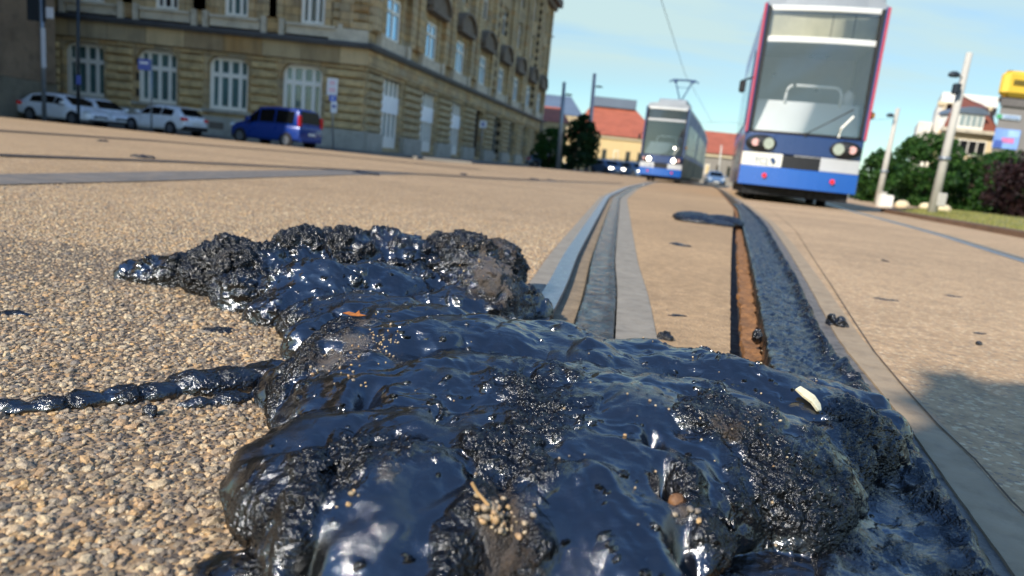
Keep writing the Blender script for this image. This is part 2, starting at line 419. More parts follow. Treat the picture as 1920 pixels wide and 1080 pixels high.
def stone_mat(name, tones, rough=.6):
    m, t = newmat(name); r = t.n('ShaderNodeNewGeometry').outputs['Random Per Island']
    rpo = t.colors(r, tones, True)
    P = t.pos(); nz = t.noise(P, 420, 4, .65)
    col = t.mix(t.ramp(nz, .40, .72, 0, .75), rpo, lin('5d5248'))
    col = t.mix(t.ramp(t.noise(P, 150, 2), .55, .75, 0, .35), col, lin('e6cfae'))
    b = t.n('ShaderNodeBsdfPrincipled'); t.set(b, 'Base Color', col); t.set(b, 'Roughness', t.ramp(nz, .3, .7, rough * .6, rough * 1.3))
    t.set(b, 'Normal', t.bump(t.noise(P, 700, 4, .6), .0011)); t.out(b); return m
M_stone = stone_mat('aggregate_stone', ('cdb088', 'bc976c', 'd8bb8e', 'a88f70', '958670', 'cda56e', 'c4ac88', 'b09a7c', '85796a', 'c49c6a', 'd4bc94', 'a08a68', '9c8a70'))
def scatter(x0, x1, y0, y1, sp, jit=.42):
    nx = int((x1 - x0) / sp); ny = int((y1 - y0) / sp)
    X, Y = np.meshgrid(x0 + (np.arange(nx) + .5) * sp, y0 + (np.arange(ny) + .5) * sp)
    X = X + rng.uniform(-jit, jit, X.shape) * sp; Y = Y + rng.uniform(-jit, jit, Y.shape) * sp
    return np.stack([X.ravel(), Y.ravel()], 1)
def visible_wedge(P): return (np.abs(P[:, 0]) < .86 * P[:, 1] + .06) & (P[:, 0] < eL[0](P[:, 1]) - .004)
P1 = scatter(-1.15, .12, .33, 1.15, .0061); P1 = P1[visible_wedge(P1)]
dens = .72 + .5 * perlin(np.c_[P1 * 22, P1[:, :1] * 0], 3) + .35 * perlin(np.c_[P1 * 5, P1[:, :1] * 0], 4)
P1 = P1[rng.random(len(P1)) < np.clip(dens, .22, .93)]
S1 = np.clip(rng.lognormal(np.log(.0031), .36, len(P1)), .0016, .0072)
pb = pebble_mesh('gravel', np.c_[P1, np.zeros(len(P1))], S1, 2, M_stone, (.5, .8), .0, 5, False)
tag(pb, 'tan and grey pebbles set densely in the near paving left of the bitumen', 'gravel', kind='stuff')
P2 = scatter(-2.9, .5, 1.15, 3.2, .0082); P2 = P2[visible_wedge(P2)]
P2 = P2[rng.random(len(P2)) < .8 - .72 * np.clip((P2[:, 1] - 1.4) / 1.8, 0, 1)]
S2 = np.clip(rng.lognormal(np.log(.0036), .3, len(P2)), .0026, .009)
pb2 = pebble_mesh('gravel', np.c_[P2, np.zeros(len(P2))], S2, 1, M_stone, (.4, .65), .0, 6)
tag(pb2, 'finer looking tan pebbles in the paving behind the bitumen heap', 'gravel', kind='stuff')
P3 = scatter(-1.15, .1, .34, 1.5, .0052); P3 = P3[visible_wedge(P3)]; P3 = P3[rng.random(len(P3)) < .8]
S3 = rng.uniform(.0020, .0040, len(P3))
M_grit = stone_mat('dark_grit', ('6a5b49', '54483b', '7d6c56', '474038', '8c7a60'))
pb3 = pebble_mesh('sand', np.c_[P3, np.zeros(len(P3))], S3, 1, M_grit, (.35, .55), .1, 7, False)
tag(pb3, 'fine grit between the pebbles of the near paving', 'grit', kind='stuff')

# ------------------------------------------------------------------ the spilled bitumen
def blob_mesh(parts, voxel, smooth_it):
    b = MB()
    for (c, r, rot, *tl) in parts:
        k = len(b.v); b.sphere((0, 0, 0), r, 20, 12); ca, sa = math.cos(rot), math.sin(rot)
        for i in range(k, len(b.v)):
            x, y, z = b.v[i]
            if tl: y, z = y * math.cos(tl[0]) - z * math.sin(tl[0]), y * math.sin(tl[0]) + z * math.cos(tl[0])
            b.v[i] = (c[0] + x * ca - y * sa, c[1] + x * sa + y * ca, max(c[2] + z, -.02))
    me = bpy.data.meshes.new('tmp'); me.from_pydata(b.v, [], b.f); me.update()
    o = bpy.data.objects.new('tmp', me); COL.objects.link(o)
    r = o.modifiers.new('r', 'REMESH'); r.mode = 'VOXEL'; r.voxel_size = voxel; r.use_smooth_shade = True
    s = o.modifiers.new('s', 'SMOOTH'); s.factor = .5; s.iterations = smooth_it
    dg = bpy.context.evaluated_depsgraph_get(); ev = o.evaluated_get(dg)
    res = bpy.data.meshes.new_from_object(ev, depsgraph=dg)
    bpy.data.objects.remove(o); bpy.data.meshes.remove(me); return res
VOX = .0022
def el(u, v, zt, rx, ry, rz, rot=0, tilt=0):
    p = gnd(u, v, zt); return ((p.x, p.y, zt - rz), (rx, ry, rz), R(rot), R(tilt))
HEAP = [  # u, v: where the top of the lump is seen; height; radii
 # far ridge, left tip to dusty mound
 el(242, 486, 0.034, 0.025, 0.028, .030), el(280, 482, 0.044, 0.038, 0.033, .04), el(328, 480, 0.050, 0.052, 0.038, .05), el(372, 479, 0.054, 0.048, 0.043, .05),
 el(430, 452, 0.092, 0.062, 0.057, .08), el(408, 486, 0.059, 0.057, 0.048, .05), el(495, 464, 0.086, 0.076, 0.067, .08), el(480, 519, 0.052, 0.067, 0.048, .048),
 el(570, 436, 0.104, 0.081, 0.085, .09), el(660, 432, 0.112, 0.095, 0.085, .09), el(750, 436, 0.110, 0.104, 0.095, .09), el(840, 444, 0.102, 0.085, 0.085, .09),
 el(610, 489, 0.088, 0.114, 0.085, .07), el(570, 532, 0.059, 0.076, 0.048, .055), el(520, 552, 0.044, 0.052, 0.033, .04), el(700, 494, 0.086, 0.114, 0.095, .07),
 el(810, 509, 0.072, 0.123, 0.085, .06), el(882, 442, 0.136, 0.068, 0.071, .11), el(915, 484, 0.112, 0.067, 0.067, .10), el(945, 456, 0.109, 0.048, 0.076, .10),
 el(950, 526, 0.068, 0.057, 0.048, .06), el(995, 548, 0.044, 0.043, 0.038, .04), el(850, 544, 0.068, 0.095, 0.057, .06),
 # low saddle between the two heaps
 el(706, 554, 0.070, 0.140, 0.090, .055), el(646, 574, 0.058, 0.070, 0.050, .05), el(596, 591, 0.052, 0.040, 0.050, .048), el(796, 576, 0.074, 0.130, 0.090, .06),
 # near heap: broad dome
 el(660, 610, 0.082, 0.070, 0.055, .065), el(635, 643, 0.074, 0.042, 0.050, .06), el(585, 678, 0.050, 0.036, 0.040, .046), el(545, 690, 0.038, 0.036, 0.030, .034),
 el(690, 668, 0.082, 0.055, 0.055, .06, 20), el(780, 613, 0.092, 0.120, 0.090, .07), el(900, 603, 0.095, 0.160, 0.110, .07), el(1010, 610, 0.093, 0.140, 0.100, .07),
 el(1110, 643, 0.088, 0.130, 0.100, .065), el(1220, 656, 0.088, 0.140, 0.100, .065), el(1330, 668, 0.089, 0.130, 0.090, .065), el(1430, 690, 0.086, 0.100, 0.080, .065),
 el(1500, 716, 0.080, 0.090, 0.070, .065), el(1556, 746, 0.072, 0.070, 0.060, .06), el(1616, 766, 0.060, 0.050, 0.050, .05), el(1670, 770, 0.040, 0.028, 0.030, .034),
 el(1626, 800, 0.044, 0.045, 0.040, .04), el(1546, 799, 0.059, 0.050, 0.050, .05), el(1546, 712, 0.056, 0.070, 0.050, .05), el(1606, 736, 0.044, 0.050, 0.040, .04),
 el(900, 688, 0.084, 0.200, 0.120, .055), el(1050, 708, 0.084, 0.200, 0.120, .055), el(1200, 728, 0.086, 0.180, 0.110, .055), el(1350, 758, 0.082, 0.130, 0.090, .055),
 el(780, 708, 0.080, 0.100, 0.080, .055), el(960, 788, 0.074, 0.150, 0.090, .05), el(1120, 798, 0.078, 0.140, 0.090, .05), el(830, 788, 0.070, 0.100, 0.070, .05), el(1240, 788, 0.076, 0.090, 0.080, .05),
 el(950, 863, 0.062, 0.060, 0.050, .042),
 # left lobe
 el(726, 771, 0.064, 0.085, 0.057, .05), el(646, 786, 0.060, 0.076, 0.057, .052), el(581, 811, 0.054, 0.055, 0.052, .048), el(546, 851, 0.046, 0.040, 0.048, .044),
 el(596, 866, 0.054, 0.055, 0.048, .046), el(566, 911, 0.042, 0.036, 0.038, .040), el(626, 936, 0.048, 0.038, 0.043, .042), el(716, 836, 0.062, 0.067, 0.057, .05),
 # front flaps: thick tongues sloping down towards the camera
 el(735, 883, 0.064, 0.055, 0.043, .032), el(800, 863, 0.066, 0.055, 0.043, .034), el(735, 953, 0.058, 0.072, 0.060, .017, -8, 20), el(700, 978, 0.050, 0.045, 0.038, .016, 0, 22), el(835, 943, 0.050, 0.022, 0.043, .03, 0, 15),
 el(1080, 858, 0.068, 0.055, 0.047, .034), el(1150, 868, 0.068, 0.060, 0.047, .032), el(1140, 933, 0.061, 0.080, 0.066, .017, 14, 18), el(1205, 963, 0.052, 0.052, 0.044, .016, 10, 20), el(1045, 928, 0.052, 0.022, 0.043, .032, 0, 15), el(1262, 968, 0.044, 0.022, 0.025, .020, 0, 14),
 # right ledge with the steep front
 el(1292, 809, 0.072, 0.053, 0.053, .06), el(1382, 809, 0.070, 0.073, 0.058, .06), el(1472, 816, 0.066, 0.063, 0.058, .06), el(1542, 836, 0.058, 0.041, 0.049, .055), el(1332, 864, 0.060, 0.049, 0.049, .05), el(1432, 866, 0.060, 0.063, 0.049, .052), el(1522, 879, 0.050, 0.039, 0.039, .046), el(1564, 862, 0.044, 0.021, 0.034, .04),
 el(1277, 889, 0.052, 0.021, 0.029, .045),
 # skirts lying flat on the road and in the rails
 el(620, 1050, 0.014, 0.040, 0.040, .016), el(560, 1050, 0.010, 0.040, 0.030, .012), el(480, 1060, 0.007, 0.050, 0.030, .010),
 el(1340, 980, 0.008, 0.050, 0.050, .016), el(1440, 980, 0.011, 0.070, 0.060, .02), el(1550, 960, 0.013, 0.060, 0.060, .02), el(1640, 930, 0.013, 0.045, 0.070, .02), el(1700, 960, 0.008, 0.030, 0.070, .016), el(1460, 1060, 0.007, 0.070, 0.050, .014), el(1600, 1040, 0.007, 0.070, 0.060, .014), el(1720, 1030, 0.006, 0.040, 0.060, .012), el(1640, 860, 0.015, 0.035, 0.060, .024),
]
rng2 = np.random.default_rng(5)
me = blob_mesh(HEAP, VOX, 22)
n = len(me.vertices)
co_ = np.empty(n * 3, np.float32); me.vertices.foreach_get('co', co_); V = co_.reshape(-1, 3).astype(np.float64)
V += np.stack([fbm(V, 13, 3, 511), fbm(V, 13, 3, 521), .7 * fbm(V, 15, 3, 531) * np.clip(V[:, 2] / .03, 0, 1)], 1) * .011
me.vertices.foreach_set('co', V.astype(np.float32).ravel()); me.update()
no_ = np.empty(n * 3, np.float32); me.vertex_normals.foreach_get('vector', no_); N = no_.reshape(-1, 3).astype(np.float64)
def spots(V, L, z=.06):
    m = np.zeros(len(V))
    for (u, v, r, a) in L:
        p = gnd(u, v, z); rr = r * (p.y + .05) / FPX; q = ((V[:, 0] - p.x) ** 2 + ((V[:, 1] - p.y) / 1.7) ** 2) / rr ** 2
        m = np.maximum(m, a * np.exp(-q * .9))
    return m
CRUST = [(232, 500, 80, 1.3), (330, 495, 90, 1.2), (430, 490, 80, .9), (500, 560, 60, .7), (590, 470, 100, .8), (680, 460, 90, .8), (900, 500, 110, .9), (985, 570, 60, .9), (560, 660, 60, 1), (520, 700, 60, 1), (600, 640, 50, .9),
         (1000, 800, 110, .9), (960, 850, 90, .9), (1060, 760, 80, .7), (900, 830, 70, .7), (1090, 830, 70, .6), (930, 930, 80, 1), (1020, 900, 70, .9), (650, 870, 90, 1), (600, 900, 80, 1), (520, 920, 90, .7), (760, 870, 70, .8), (860, 1000, 80, .9), (930, 1040, 60, .9), (1000, 990, 60, .9),
         (1330, 815, 90, 1), (1420, 860, 100, .9), (1540, 880, 90, .9), (1290, 920, 60, 1), (1600, 800, 70, .9), (1660, 800, 70, .9), (690, 640, 50, .7), (450, 1040, 110, 1), (1350, 960, 80, 1), (1680, 940, 70, .8), (1560, 900, 70, .8)]
SMOOTH = [(1280, 680, 90, .9), (1420, 710, 90, .8), (1100, 680, 90, .9), (740, 770, 60, .6), (780, 590, 80, 1), (720, 570, 70, .8), (840, 660, 90, 1), (1000, 650, 90, .9), (1160, 740, 110, 1), (1200, 850, 80, 1), (700, 990, 90, 1), (780, 950, 70, 1), (1150, 960, 110, 1), (1230, 980, 60, 1), (1330, 690, 70, .8), (820, 780, 70, .7), (1420, 780, 60, .7), (560, 780, 60, .7)]
DUST = [(895, 490, 70, 1.0), (930, 540, 70, .9), (640, 690, 55, 1.0), (700, 640, 38, 1.0), (730, 620, 30, .9), (950, 970, 55, 1.0), (935, 930, 40, .9), (225, 512, 40, .7), (500, 585, 32, .9), (720, 905, 30, .8), (1265, 940, 20, .9), (1020, 870, 50, .25), (985, 580, 40, .8), (1430, 840, 50, .35), (480, 910, 55, .35), (420, 500, 40, .35), (640, 610, 30, .5), (1350, 830, 50, .5)]
n_lo = fbm(V, 14, 3, 21); n_mid = fbm(V, 45, 3, 31)
crust = np.clip(.9 * spots(V, CRUST) + .34 * n_lo + .42 * fbm(V, 34, 3, 35) - .70 * spots(V, SMOOTH) + .08, 0, 1) 
crust = np.clip((crust - .25) / .45, 0, 1)
steep = np.clip(1 - N[:, 2] / .6, 0, 1)
crust = np.maximum(crust, np.clip(steep * 1.0 + .5 * n_mid - .1, 0, 1) * .75)
dust = np.clip(spots(V, DUST) * (1 + .5 * n_mid) + .25 * n_mid - .12, 0, 1)
hi = np.clip(V[:, 2] / .03, .15, 1)
rear = np.clip((V[:, 1] - .88) / .12, 0, 1)
d = crust * (.60 + .4 * np.maximum(steep, rear) + .45 * rear) * hi * (.0080 * fbm(V, 36, 2, 41) + .0055 * ridged(V, 85, 2, 51) + .0034 * ridged(V, 170, 1, 61))
Vs = V * np.array([.55, 1.3, 1.0])
d += (1 - .7 * crust) * (.0050 * fbm(V, 20, 2, 71) * hi + .0006 * ridged(Vs, 55, 2, 81) * (.4 + 1.2 * np.clip(fbm(V, 9, 2, 83) + .3, 0, 1)) + .0005 * fbm(V, 130, 2, 91))
# folds drawn out from the middle of the near heap
pc = gnd(985, 790, .07); rx_ = V[:, 0] - pc.x; ry_ = (V[:, 1] - pc.y) / 1.25; rr_ = np.hypot(rx_, ry_) + 1e-6
Pf = np.stack([rx_ / rr_ * 2.1, ry_ / rr_ * 2.1, rr_ * 5], 1) + .25 * np.stack([fbm(V, 12, 2, 141), fbm(V, 12, 2, 142), fbm(V, 12, 2, 143)], 1)
fold = ridged(Pf, 1.0, 3, 151) * np.clip((rr_ - .03) / .05, 0, 1) * np.clip((.36 - rr_) / .16, 0, 1)
d += .0042 * fold * hi * (1 - rear)
# stray clumps stuck on the smooth skin
cl = fbm(V, 95, 2, 101); cl = cl + .35 * fbm(V, 16, 2, 105) + .25 * fbm(V, 240, 1, 107) - .12; d += (1 - crust) * hi * .0028 * np.clip((cl - .42) / .3, 0, 1)
crust2 = np.maximum(crust, np.clip((cl - .40) / .2, 0, 1) * .8)
# pits and creases
pit = np.zeros(n)
for (u, v, r, a) in [(756, 618, 20, .022), (985, 750, 20, .012), (950, 905, 26, .012), (935, 1058, 56, .12), (945, 985, 30, .02), (690, 760, 24, .02), (1010, 770, 26, .010), (1290, 790, 18, .010), (605, 610, 16, .012), (640, 890, 40, .016), (1215, 850, 16, .008), (1225, 860, 16, .014), (1248, 915, 22, .028), (1285, 985, 26, .035), (582, 985, 22, .03), (600, 1060, 26, .03), (640, 1082, 30, .04), (700, 1088, 30, .03)]:
    p = gnd(u, v, .06); rr = r * p.y / FPX; pit += a * np.exp(-((V[:, 0] - p.x) ** 2 + ((V[:, 1] - p.y) / 1.6) ** 2) / rr ** 2)
V2 = V + N * d[:, None]; V2[:, 2] -= pit
V2[:, 2] = np.maximum(V2[:, 2], -.03)
me.vertices.foreach_set('co', V2.astype(np.float32).ravel())
def addattr(me, name, a):
    at = me.attributes.new(name, 'FLOAT', 'POINT'); at.data.foreach_set('value', a.astype(np.float32))
addattr(me, 'crust', crust2); addattr(me, 'dust', dust)
me.polygons.foreach_set('use_smooth', np.ones(len(me.polygons), bool)); me.update()

def bitumen(name, base_dust=0.0, rough0=.105, blue=1.0):
    m, t = newmat(name); P = t.pos(); cr = t.attr('crust'); du = t.attr('dust')
    if base_dust: du = t.math('ADD', du, base_dust)
    f1 = t.noise(P, 260, 4, .6); f2 = t.noise(P, 700, 3, .6); f3 = t.noise(P, 60, 4, .6)
    dm = t.math('MULTIPLY', t.ramp(t.math('ADD', du, t.math('MULTIPLY', t.math('SUBTRACT', f1, .5), 1.1)), .30, .75), .92)
    grit = t.ramp(f2, .60, .70)
    dcol = t.mix(t.ramp(f3, .35, .65), lin('2a2016'), lin('54422e')); dcol = t.mix(t.math('MULTIPLY', grit, .5), dcol, lin('b4946a'))
    base = t.mix(t.ramp(f3, .3, .7), (.0022, .0022, .0026, 1), (.006, .0056, .0055, 1))
    col = t.mix(dm, base, dcol)
    b = t.n('ShaderNodeBsdfPrincipled'); t.set(b, 'Base Color', col); t.set(b, 'IOR', t.ramp(t.math('ADD', cr, t.math('MULTIPLY', t.math('SUBTRACT', f3, .5), .6)), .1, .9, 2.15, 1.62))
    r = t.ramp(f3, .3, .7, rough0 * .75, rough0 * 1.5)
    r = t.math('ADD', r, t.math('MULTIPLY', cr, t.ramp(f3, .3, .7, .05, .18)))
    r = t.math('ADD', r, t.math('MULTIPLY', dm, .45), True); t.set(b, 'Roughness', r)
    b.inputs['Coat Weight'].default_value = 0
    bh = t.math('ADD', t.math('MULTIPLY', t.math('ADD', t.noise(P, 170, 2, .5), t.math('MULTIPLY', t.noise(P, 380, 2, .5), .4)), t.ramp(cr, 0.1, 1, .015, .8)), t.math('MULTIPLY', t.noise(t.n('ShaderNodeMapping', i_0=P, i_3=(.6, 1.5, 1)), 90, 3, .5), .10))
    wr = t.math('MULTIPLY', t.math('ABSOLUTE', t.math('SUBTRACT', t.noise(t.n('ShaderNodeMapping', i_0=P, i_3=(.5, 1.6, 1)), 230, 5, .68), .5)), t.ramp(t.noise(P, 22, 3), .42, .64, .01, .13))
    bh = t.math('SUBTRACT', bh, wr)
    bh = t.math('ADD', bh, t.math('MULTIPLY', t.math('MULTIPLY', f2, dm), .5))
    t.set(b, 'Normal', t.bump(bh, .0085)); t.out(b); return m
M_bit = bitumen('bitumen')
heap = link('bitumen_heap', me, M_bit)
tag(heap, 'large lumpy heap of wet black bitumen lying across the tram rails', 'bitumen')

def loose_bitumen(name, parts, voxel, it, seed, parent=None, amp=1.0, crustv=.8, dustv=0.0):
    me = blob_mesh(parts, voxel, it); n = len(me.vertices)
    c = np.empty(n * 3, np.float32); me.vertices.foreach_get('co', c); V = c.reshape(-1, 3).astype(np.float64)
    q = np.empty(n * 3, np.float32); me.vertex_normals.foreach_get('vector', q); N = q.reshape(-1, 3)
    cr = np.clip(crustv + .6 * fbm(V, 30, 2, seed), 0, 1)
    d = amp * (.004 * fbm(V, 55, 2, seed + 3) + cr * (.003 * ridged(V, 90, 2, seed + 5)))
    V = V + N * d[:, None]; me.vertices.foreach_set('co', V.astype(np.float32).ravel())
    addattr(me, 'crust', cr); addattr(me, 'dust', np.clip(dustv + .3 * fbm(V, 40, 2, seed + 8), 0, 1)); me.update()
    me.polygons.foreach_set('use_smooth', np.ones(len(me.polygons), bool))
    return link(name, me, M_bit, parent)
def run(px, n=9):       # (u, v, radius) stations -> chain of lumps on the road
    out = []
    for (a, b) in zip(px[:-1], px[1:]):
        for k in range(n):
            f = k / n; u, v, r = [a[i] * (1 - f) + b[i] * f for i in range(3)]; p = gnd(u, v)
            r *= .82; r *= 1 + .30 * math.sin(u * .09) + .06 * math.sin(u * .31); out.append(((p.x, p.y, r * .15), (r * 1.6, r * 1.15, r * .85), 0))
    return out
loose_bitumen('strand', run([(-40, 776, .009), (60, 768, .010), (150, 758, .011), (200, 752, .013), (260, 748, .012), (330, 738, .013), (380, 728, .021), (430, 724, .019), (480, 716, .019), (530, 712, .022)]), .0020, 3, 200, heap, .8, .45)
loose_bitumen('strand', run([(338, 764, .005), (400, 757, .009), (460, 748, .009), (520, 740, .010), (570, 732, .013)]), .0018, 3, 220, heap, .6, .6)
loose_bitumen('strand', run([(520, 1000, .012), (600, 1050, .014), (650, 1110, .016)]), .0025, 3, 225, heap, .9, .9)

# bitumen that filled the rails
def smear(name, a, b, y0, y1, z, amp, seed, nx, ny, label=None, side=None, edge_clump=0.0, cb=.38):
    ys = np.linspace(y0, y1, ny); us = np.linspace(0, 1, nx); A = a(ys); B = b(ys)
    X = A[:, None] * (1 - us) + B[:, None] * us; Y = np.repeat(ys[:, None], nx, 1)
    Pq = np.stack([X.ravel(), Y.ravel(), X.ravel() * 0], 1)
    prof = np.clip(np.minimum(us, 1 - us) / .08, 0, 1)[None] ** .5
    Pw = Pq * np.array([1.0, .40, 1.0])
    h = z * prof + (amp * (.8 * ridged(Pw, 38, 3, seed) + .7 * fbm(Pq, 90, 3, seed + 4))).reshape(ny, nx) * prof
    if edge_clump:
        e = np.exp(-((us[None] - .86) / .12) ** 2); h += edge_clump * e * np.clip(.5 + 1.3 * fbm(Pq, 26, 3, seed + 7).reshape(ny, nx), 0, 2)
    X = X + (.004 * fbm(Pq, 40, 2, seed + 9)).reshape(ny, nx) * (1 if True else 0)
    V = np.stack([X, Y, h - .0], 2); V[:, 0, 2] = -.03; V[:, -1, 2] = -.01; V[0, :, 2] = -.02; V[-1, :, 2] = -.02
    i, j = np.meshgrid(np.arange(ny - 1), np.arange(nx - 1), indexing='ij'); k = i * nx + j
    F = np.stack([k, k + 1, k + nx + 1, k + nx], 2).reshape(-1, 4)
    o = np_mesh(name, V.reshape(-1, 3), F, M_bit); 
    addattr(o.data, 'crust', np.clip(cb + .6 * fbm(Pq, 25, 3, seed + 2) + np.repeat(np.exp(-((us[None] - .86) / .14) ** 2), ny, 0).ravel() * .5, 0, 1)); addattr(o.data, 'dust', np.clip(.35 * fbm(Pq, 20, 2, seed + 3) - .02, 0, 1))
    tag(o, label, 'bitumen'); return o
smear('bitumen_strip', eL[3], eL[4], .9, 20, .006, .0016, 300, 18, 1500, 'flat bluish black bitumen strip filling the curved left rail', cb=.28)
smear('bitumen_strip', eT2, off(eG, .016), .42, 9.5, .004, .0048, 320, 46, 1800, 'long black bitumen strip with crumbling edge in the right rail, leading to the tram', edge_clump=.016, cb=.30)

def flake(u, v, w, d, h, label, seed, group=None, rot=0):
    p = gnd(u, v); parts = []
    g = random.Random(seed)
    for k in range(9):
        parts.append(((p.x + g.uniform(-.5, .5) * w, p.y + g.uniform(-.5, .5) * d, h * .15), (w * g.uniform(.18, .45), d * g.uniform(.18, .45), h * g.uniform(.4, 1)), R(rot)))
    o = loose_bitumen('bitumen_flake', parts, max(.0016, min(w, d, h * 2) / 14), 2, seed, None, min(1.2, h / .012), .7, .15)
    tag(o, label, 'bitumen', group); return o
flake(1318, 416, .34, .36, .050, 'big dark bitumen flake lying between the rails before the near tram', 400)
flake(1275, 460, .06, .07, .006, 'thin dark flake on the track bed below the big one', 401)
flake(283, 778, .009, .008, .010, 'small black crumb on the pebbles under the thin strand', 402)
flake(408, 622, .030, .022, .004, 'flat grey black flake on the pebbles left of the heap', 403)
flake(32, 588, .03, .022, .004, 'flat dark flake at the left edge of the picture', 404)
flake(1422, 634, .008, .012, .014, 'round black crumb on the orange rust of the trench', 405)
flake(1270, 592, .028, .014, .002, 'thin smeared flake right of the concrete strip near the heap', 406)
flake(1245, 636, .016, .012, .012, 'black crumb at the back edge of the heap beside the concrete strip', 407)
flake(1835, 646, .010, .009, .008, 'single black crumb on the right hand slab above the shadow', 408)
flake(1660, 562, .06, .02, .002, 'long thin dark smear on the right hand slab', 409)
flake(1790, 556, .04, .015, .002, 'short thin dark smear on the right slab near the picture edge', 410)
flake(1840, 626, .024, .010, .002, 'dark smear just behind the single crumb on the right slab', 411)
flake(1660, 490, .02, .02, .005, 'little dark flake in the middle of the right slab', 412)
flake(1570, 612, .022, .03, .022, 'crumbling black clump on the tan concrete strip behind the heap', 413)
for i, (u, v) in enumerate([(190, 265), (272, 296), (690, 327), (870, 328), (1000, 337), (1030, 339)]):
    flake(u, v, .07 + .06 * (i % 3), .12, .02, ['dark crumb far left on the tan paving', 'dark crumb sitting on the long left rail', 'dark crumb beside the left rail in front of the first white door', 'dark crumb on the left rail before the third white door', 'dark crumb on the left rail below the far corner of the sandstone building', 'rightmost dark crumb on the left rail before the dark tree'][i], 420 + i)

# things stuck to the heap: found on the finished surface by dropping a ray
from mathutils.bvhtree import BVHTree
dg = bpy.context.evaluated_depsgraph_get(); BV = BVHTree.FromObject(heap, dg)
def onheap(u, v):
    h = BV.ray_cast(Vector((0, 0, H)), ray(u, v).normalized())
    return (h[0], h[1]) if h[0] is not None else (gnd(u, v), Vector((0, 0, 1)))
M_chip = mat('pale_chip', 'e8dcb6', .6, var=.1, vs=80, bump=.0008, bs=300, dirt=('b98d5a', .5))
p, nn = onheap(1512, 756)
b = MB(); q = [(-.022, .004), (-.016, .010), (-.004, .0085), (.008, .0065), (.019, -.001), (.022, -.009), (.017, -.011), (.006, -.004), (-.008, -.001)]
b.rings([[(x, y * .6, z * 1.0) for x, z in q], [(x * .95 + .001, y * .6 + .004, z + .001) for (x, z) in q]]) if False else None
b.prism([(x, z) for x, z in q], -.003, .003)
o = b.build('stone_chip', M_chip, None, bevel=.0012); o.location = p + Vector((0, -.002, .006)); o.rotation_euler = (R(-48), R(18), R(-8)); o.scale = (.66, .7, .9)
tag(o, 'pale cream stone chip stuck on the right shoulder of the bitumen heap', 'stone')
M_leaf = mat('dry_leaf', '9a5a22', .7, var=.3, vs=200)
p, nn = onheap(664, 597)
b = MB(); q = [(-.020, -.002), (-.010, .004), (.002, .003), (.006, .012), (.010, .004), (.022, .003), (.010, -.002), (-.004, -.004)]
b.prism(q, -.0008, .0008); o = b.build('dry_leaf', M_leaf); o.location = p + Vector((0, -.002, .005)); o.rotation_euler = (R(-55), R(6), 0); o.scale = (.62, .62, .62)
tag(o, 'curled orange brown leaf stuck on the saddle of the bitumen heap', 'leaf')
C = []; S = []
for (u, v, sd, k, s0) in [(925, 960, 15, 34, .0028), (945, 985, 20, 26, .0024), (715, 645, 18, 46, .0013), (900, 470, 45, 40, .0016), (640, 690, 30, 30, .0016), (705, 620, 20, 6, .002), (1280, 960, 20, 4, .004), (1000, 760, 230, 26, .0013), (1450, 840, 90, 20, .0013), (1300, 700, 150, 12, .0012), (655, 925, 16, 10, .0016)]:
    for i in range(k):
        pp, _ = onheap(random.gauss(u, sd), random.gauss(v, sd * .8))
        C.append(pp); S.append(s0 * random.uniform(.6, 1.35))
pb = pebble_mesh('gravel', np.array(C), np.array(S), 1, M_stone, (.6, .95), .2, 17)
tag(pb, 'small tan pebbles and grit stuck to the wet bitumen heap', 'gravel', kind='stuff')
p, nn = onheap(1268, 945)
so_ = pebble_mesh('stone', np.array([p]), np.array([.007]), 2, mat('brown_stone', '7a5636', .6, var=.3, vs=200, bump=.001, bs=300), (.9, 1.1), .2, 19)
tag(so_, 'brown stone wedged between the right flap and the ledge of the heap', 'stone')
p, nn = onheap(893, 945)
o = MB().tube([p + Vector((-.004, 0, .014)), p + Vector((0, 0, .008)), p + Vector((.008, -.002, .001))], .0011, 6).build('twig', mat('dry_twig', 'b08a5a', .8)); tag(o, 'short pale twig standing by the pebbles in the front cleft', 'twig')

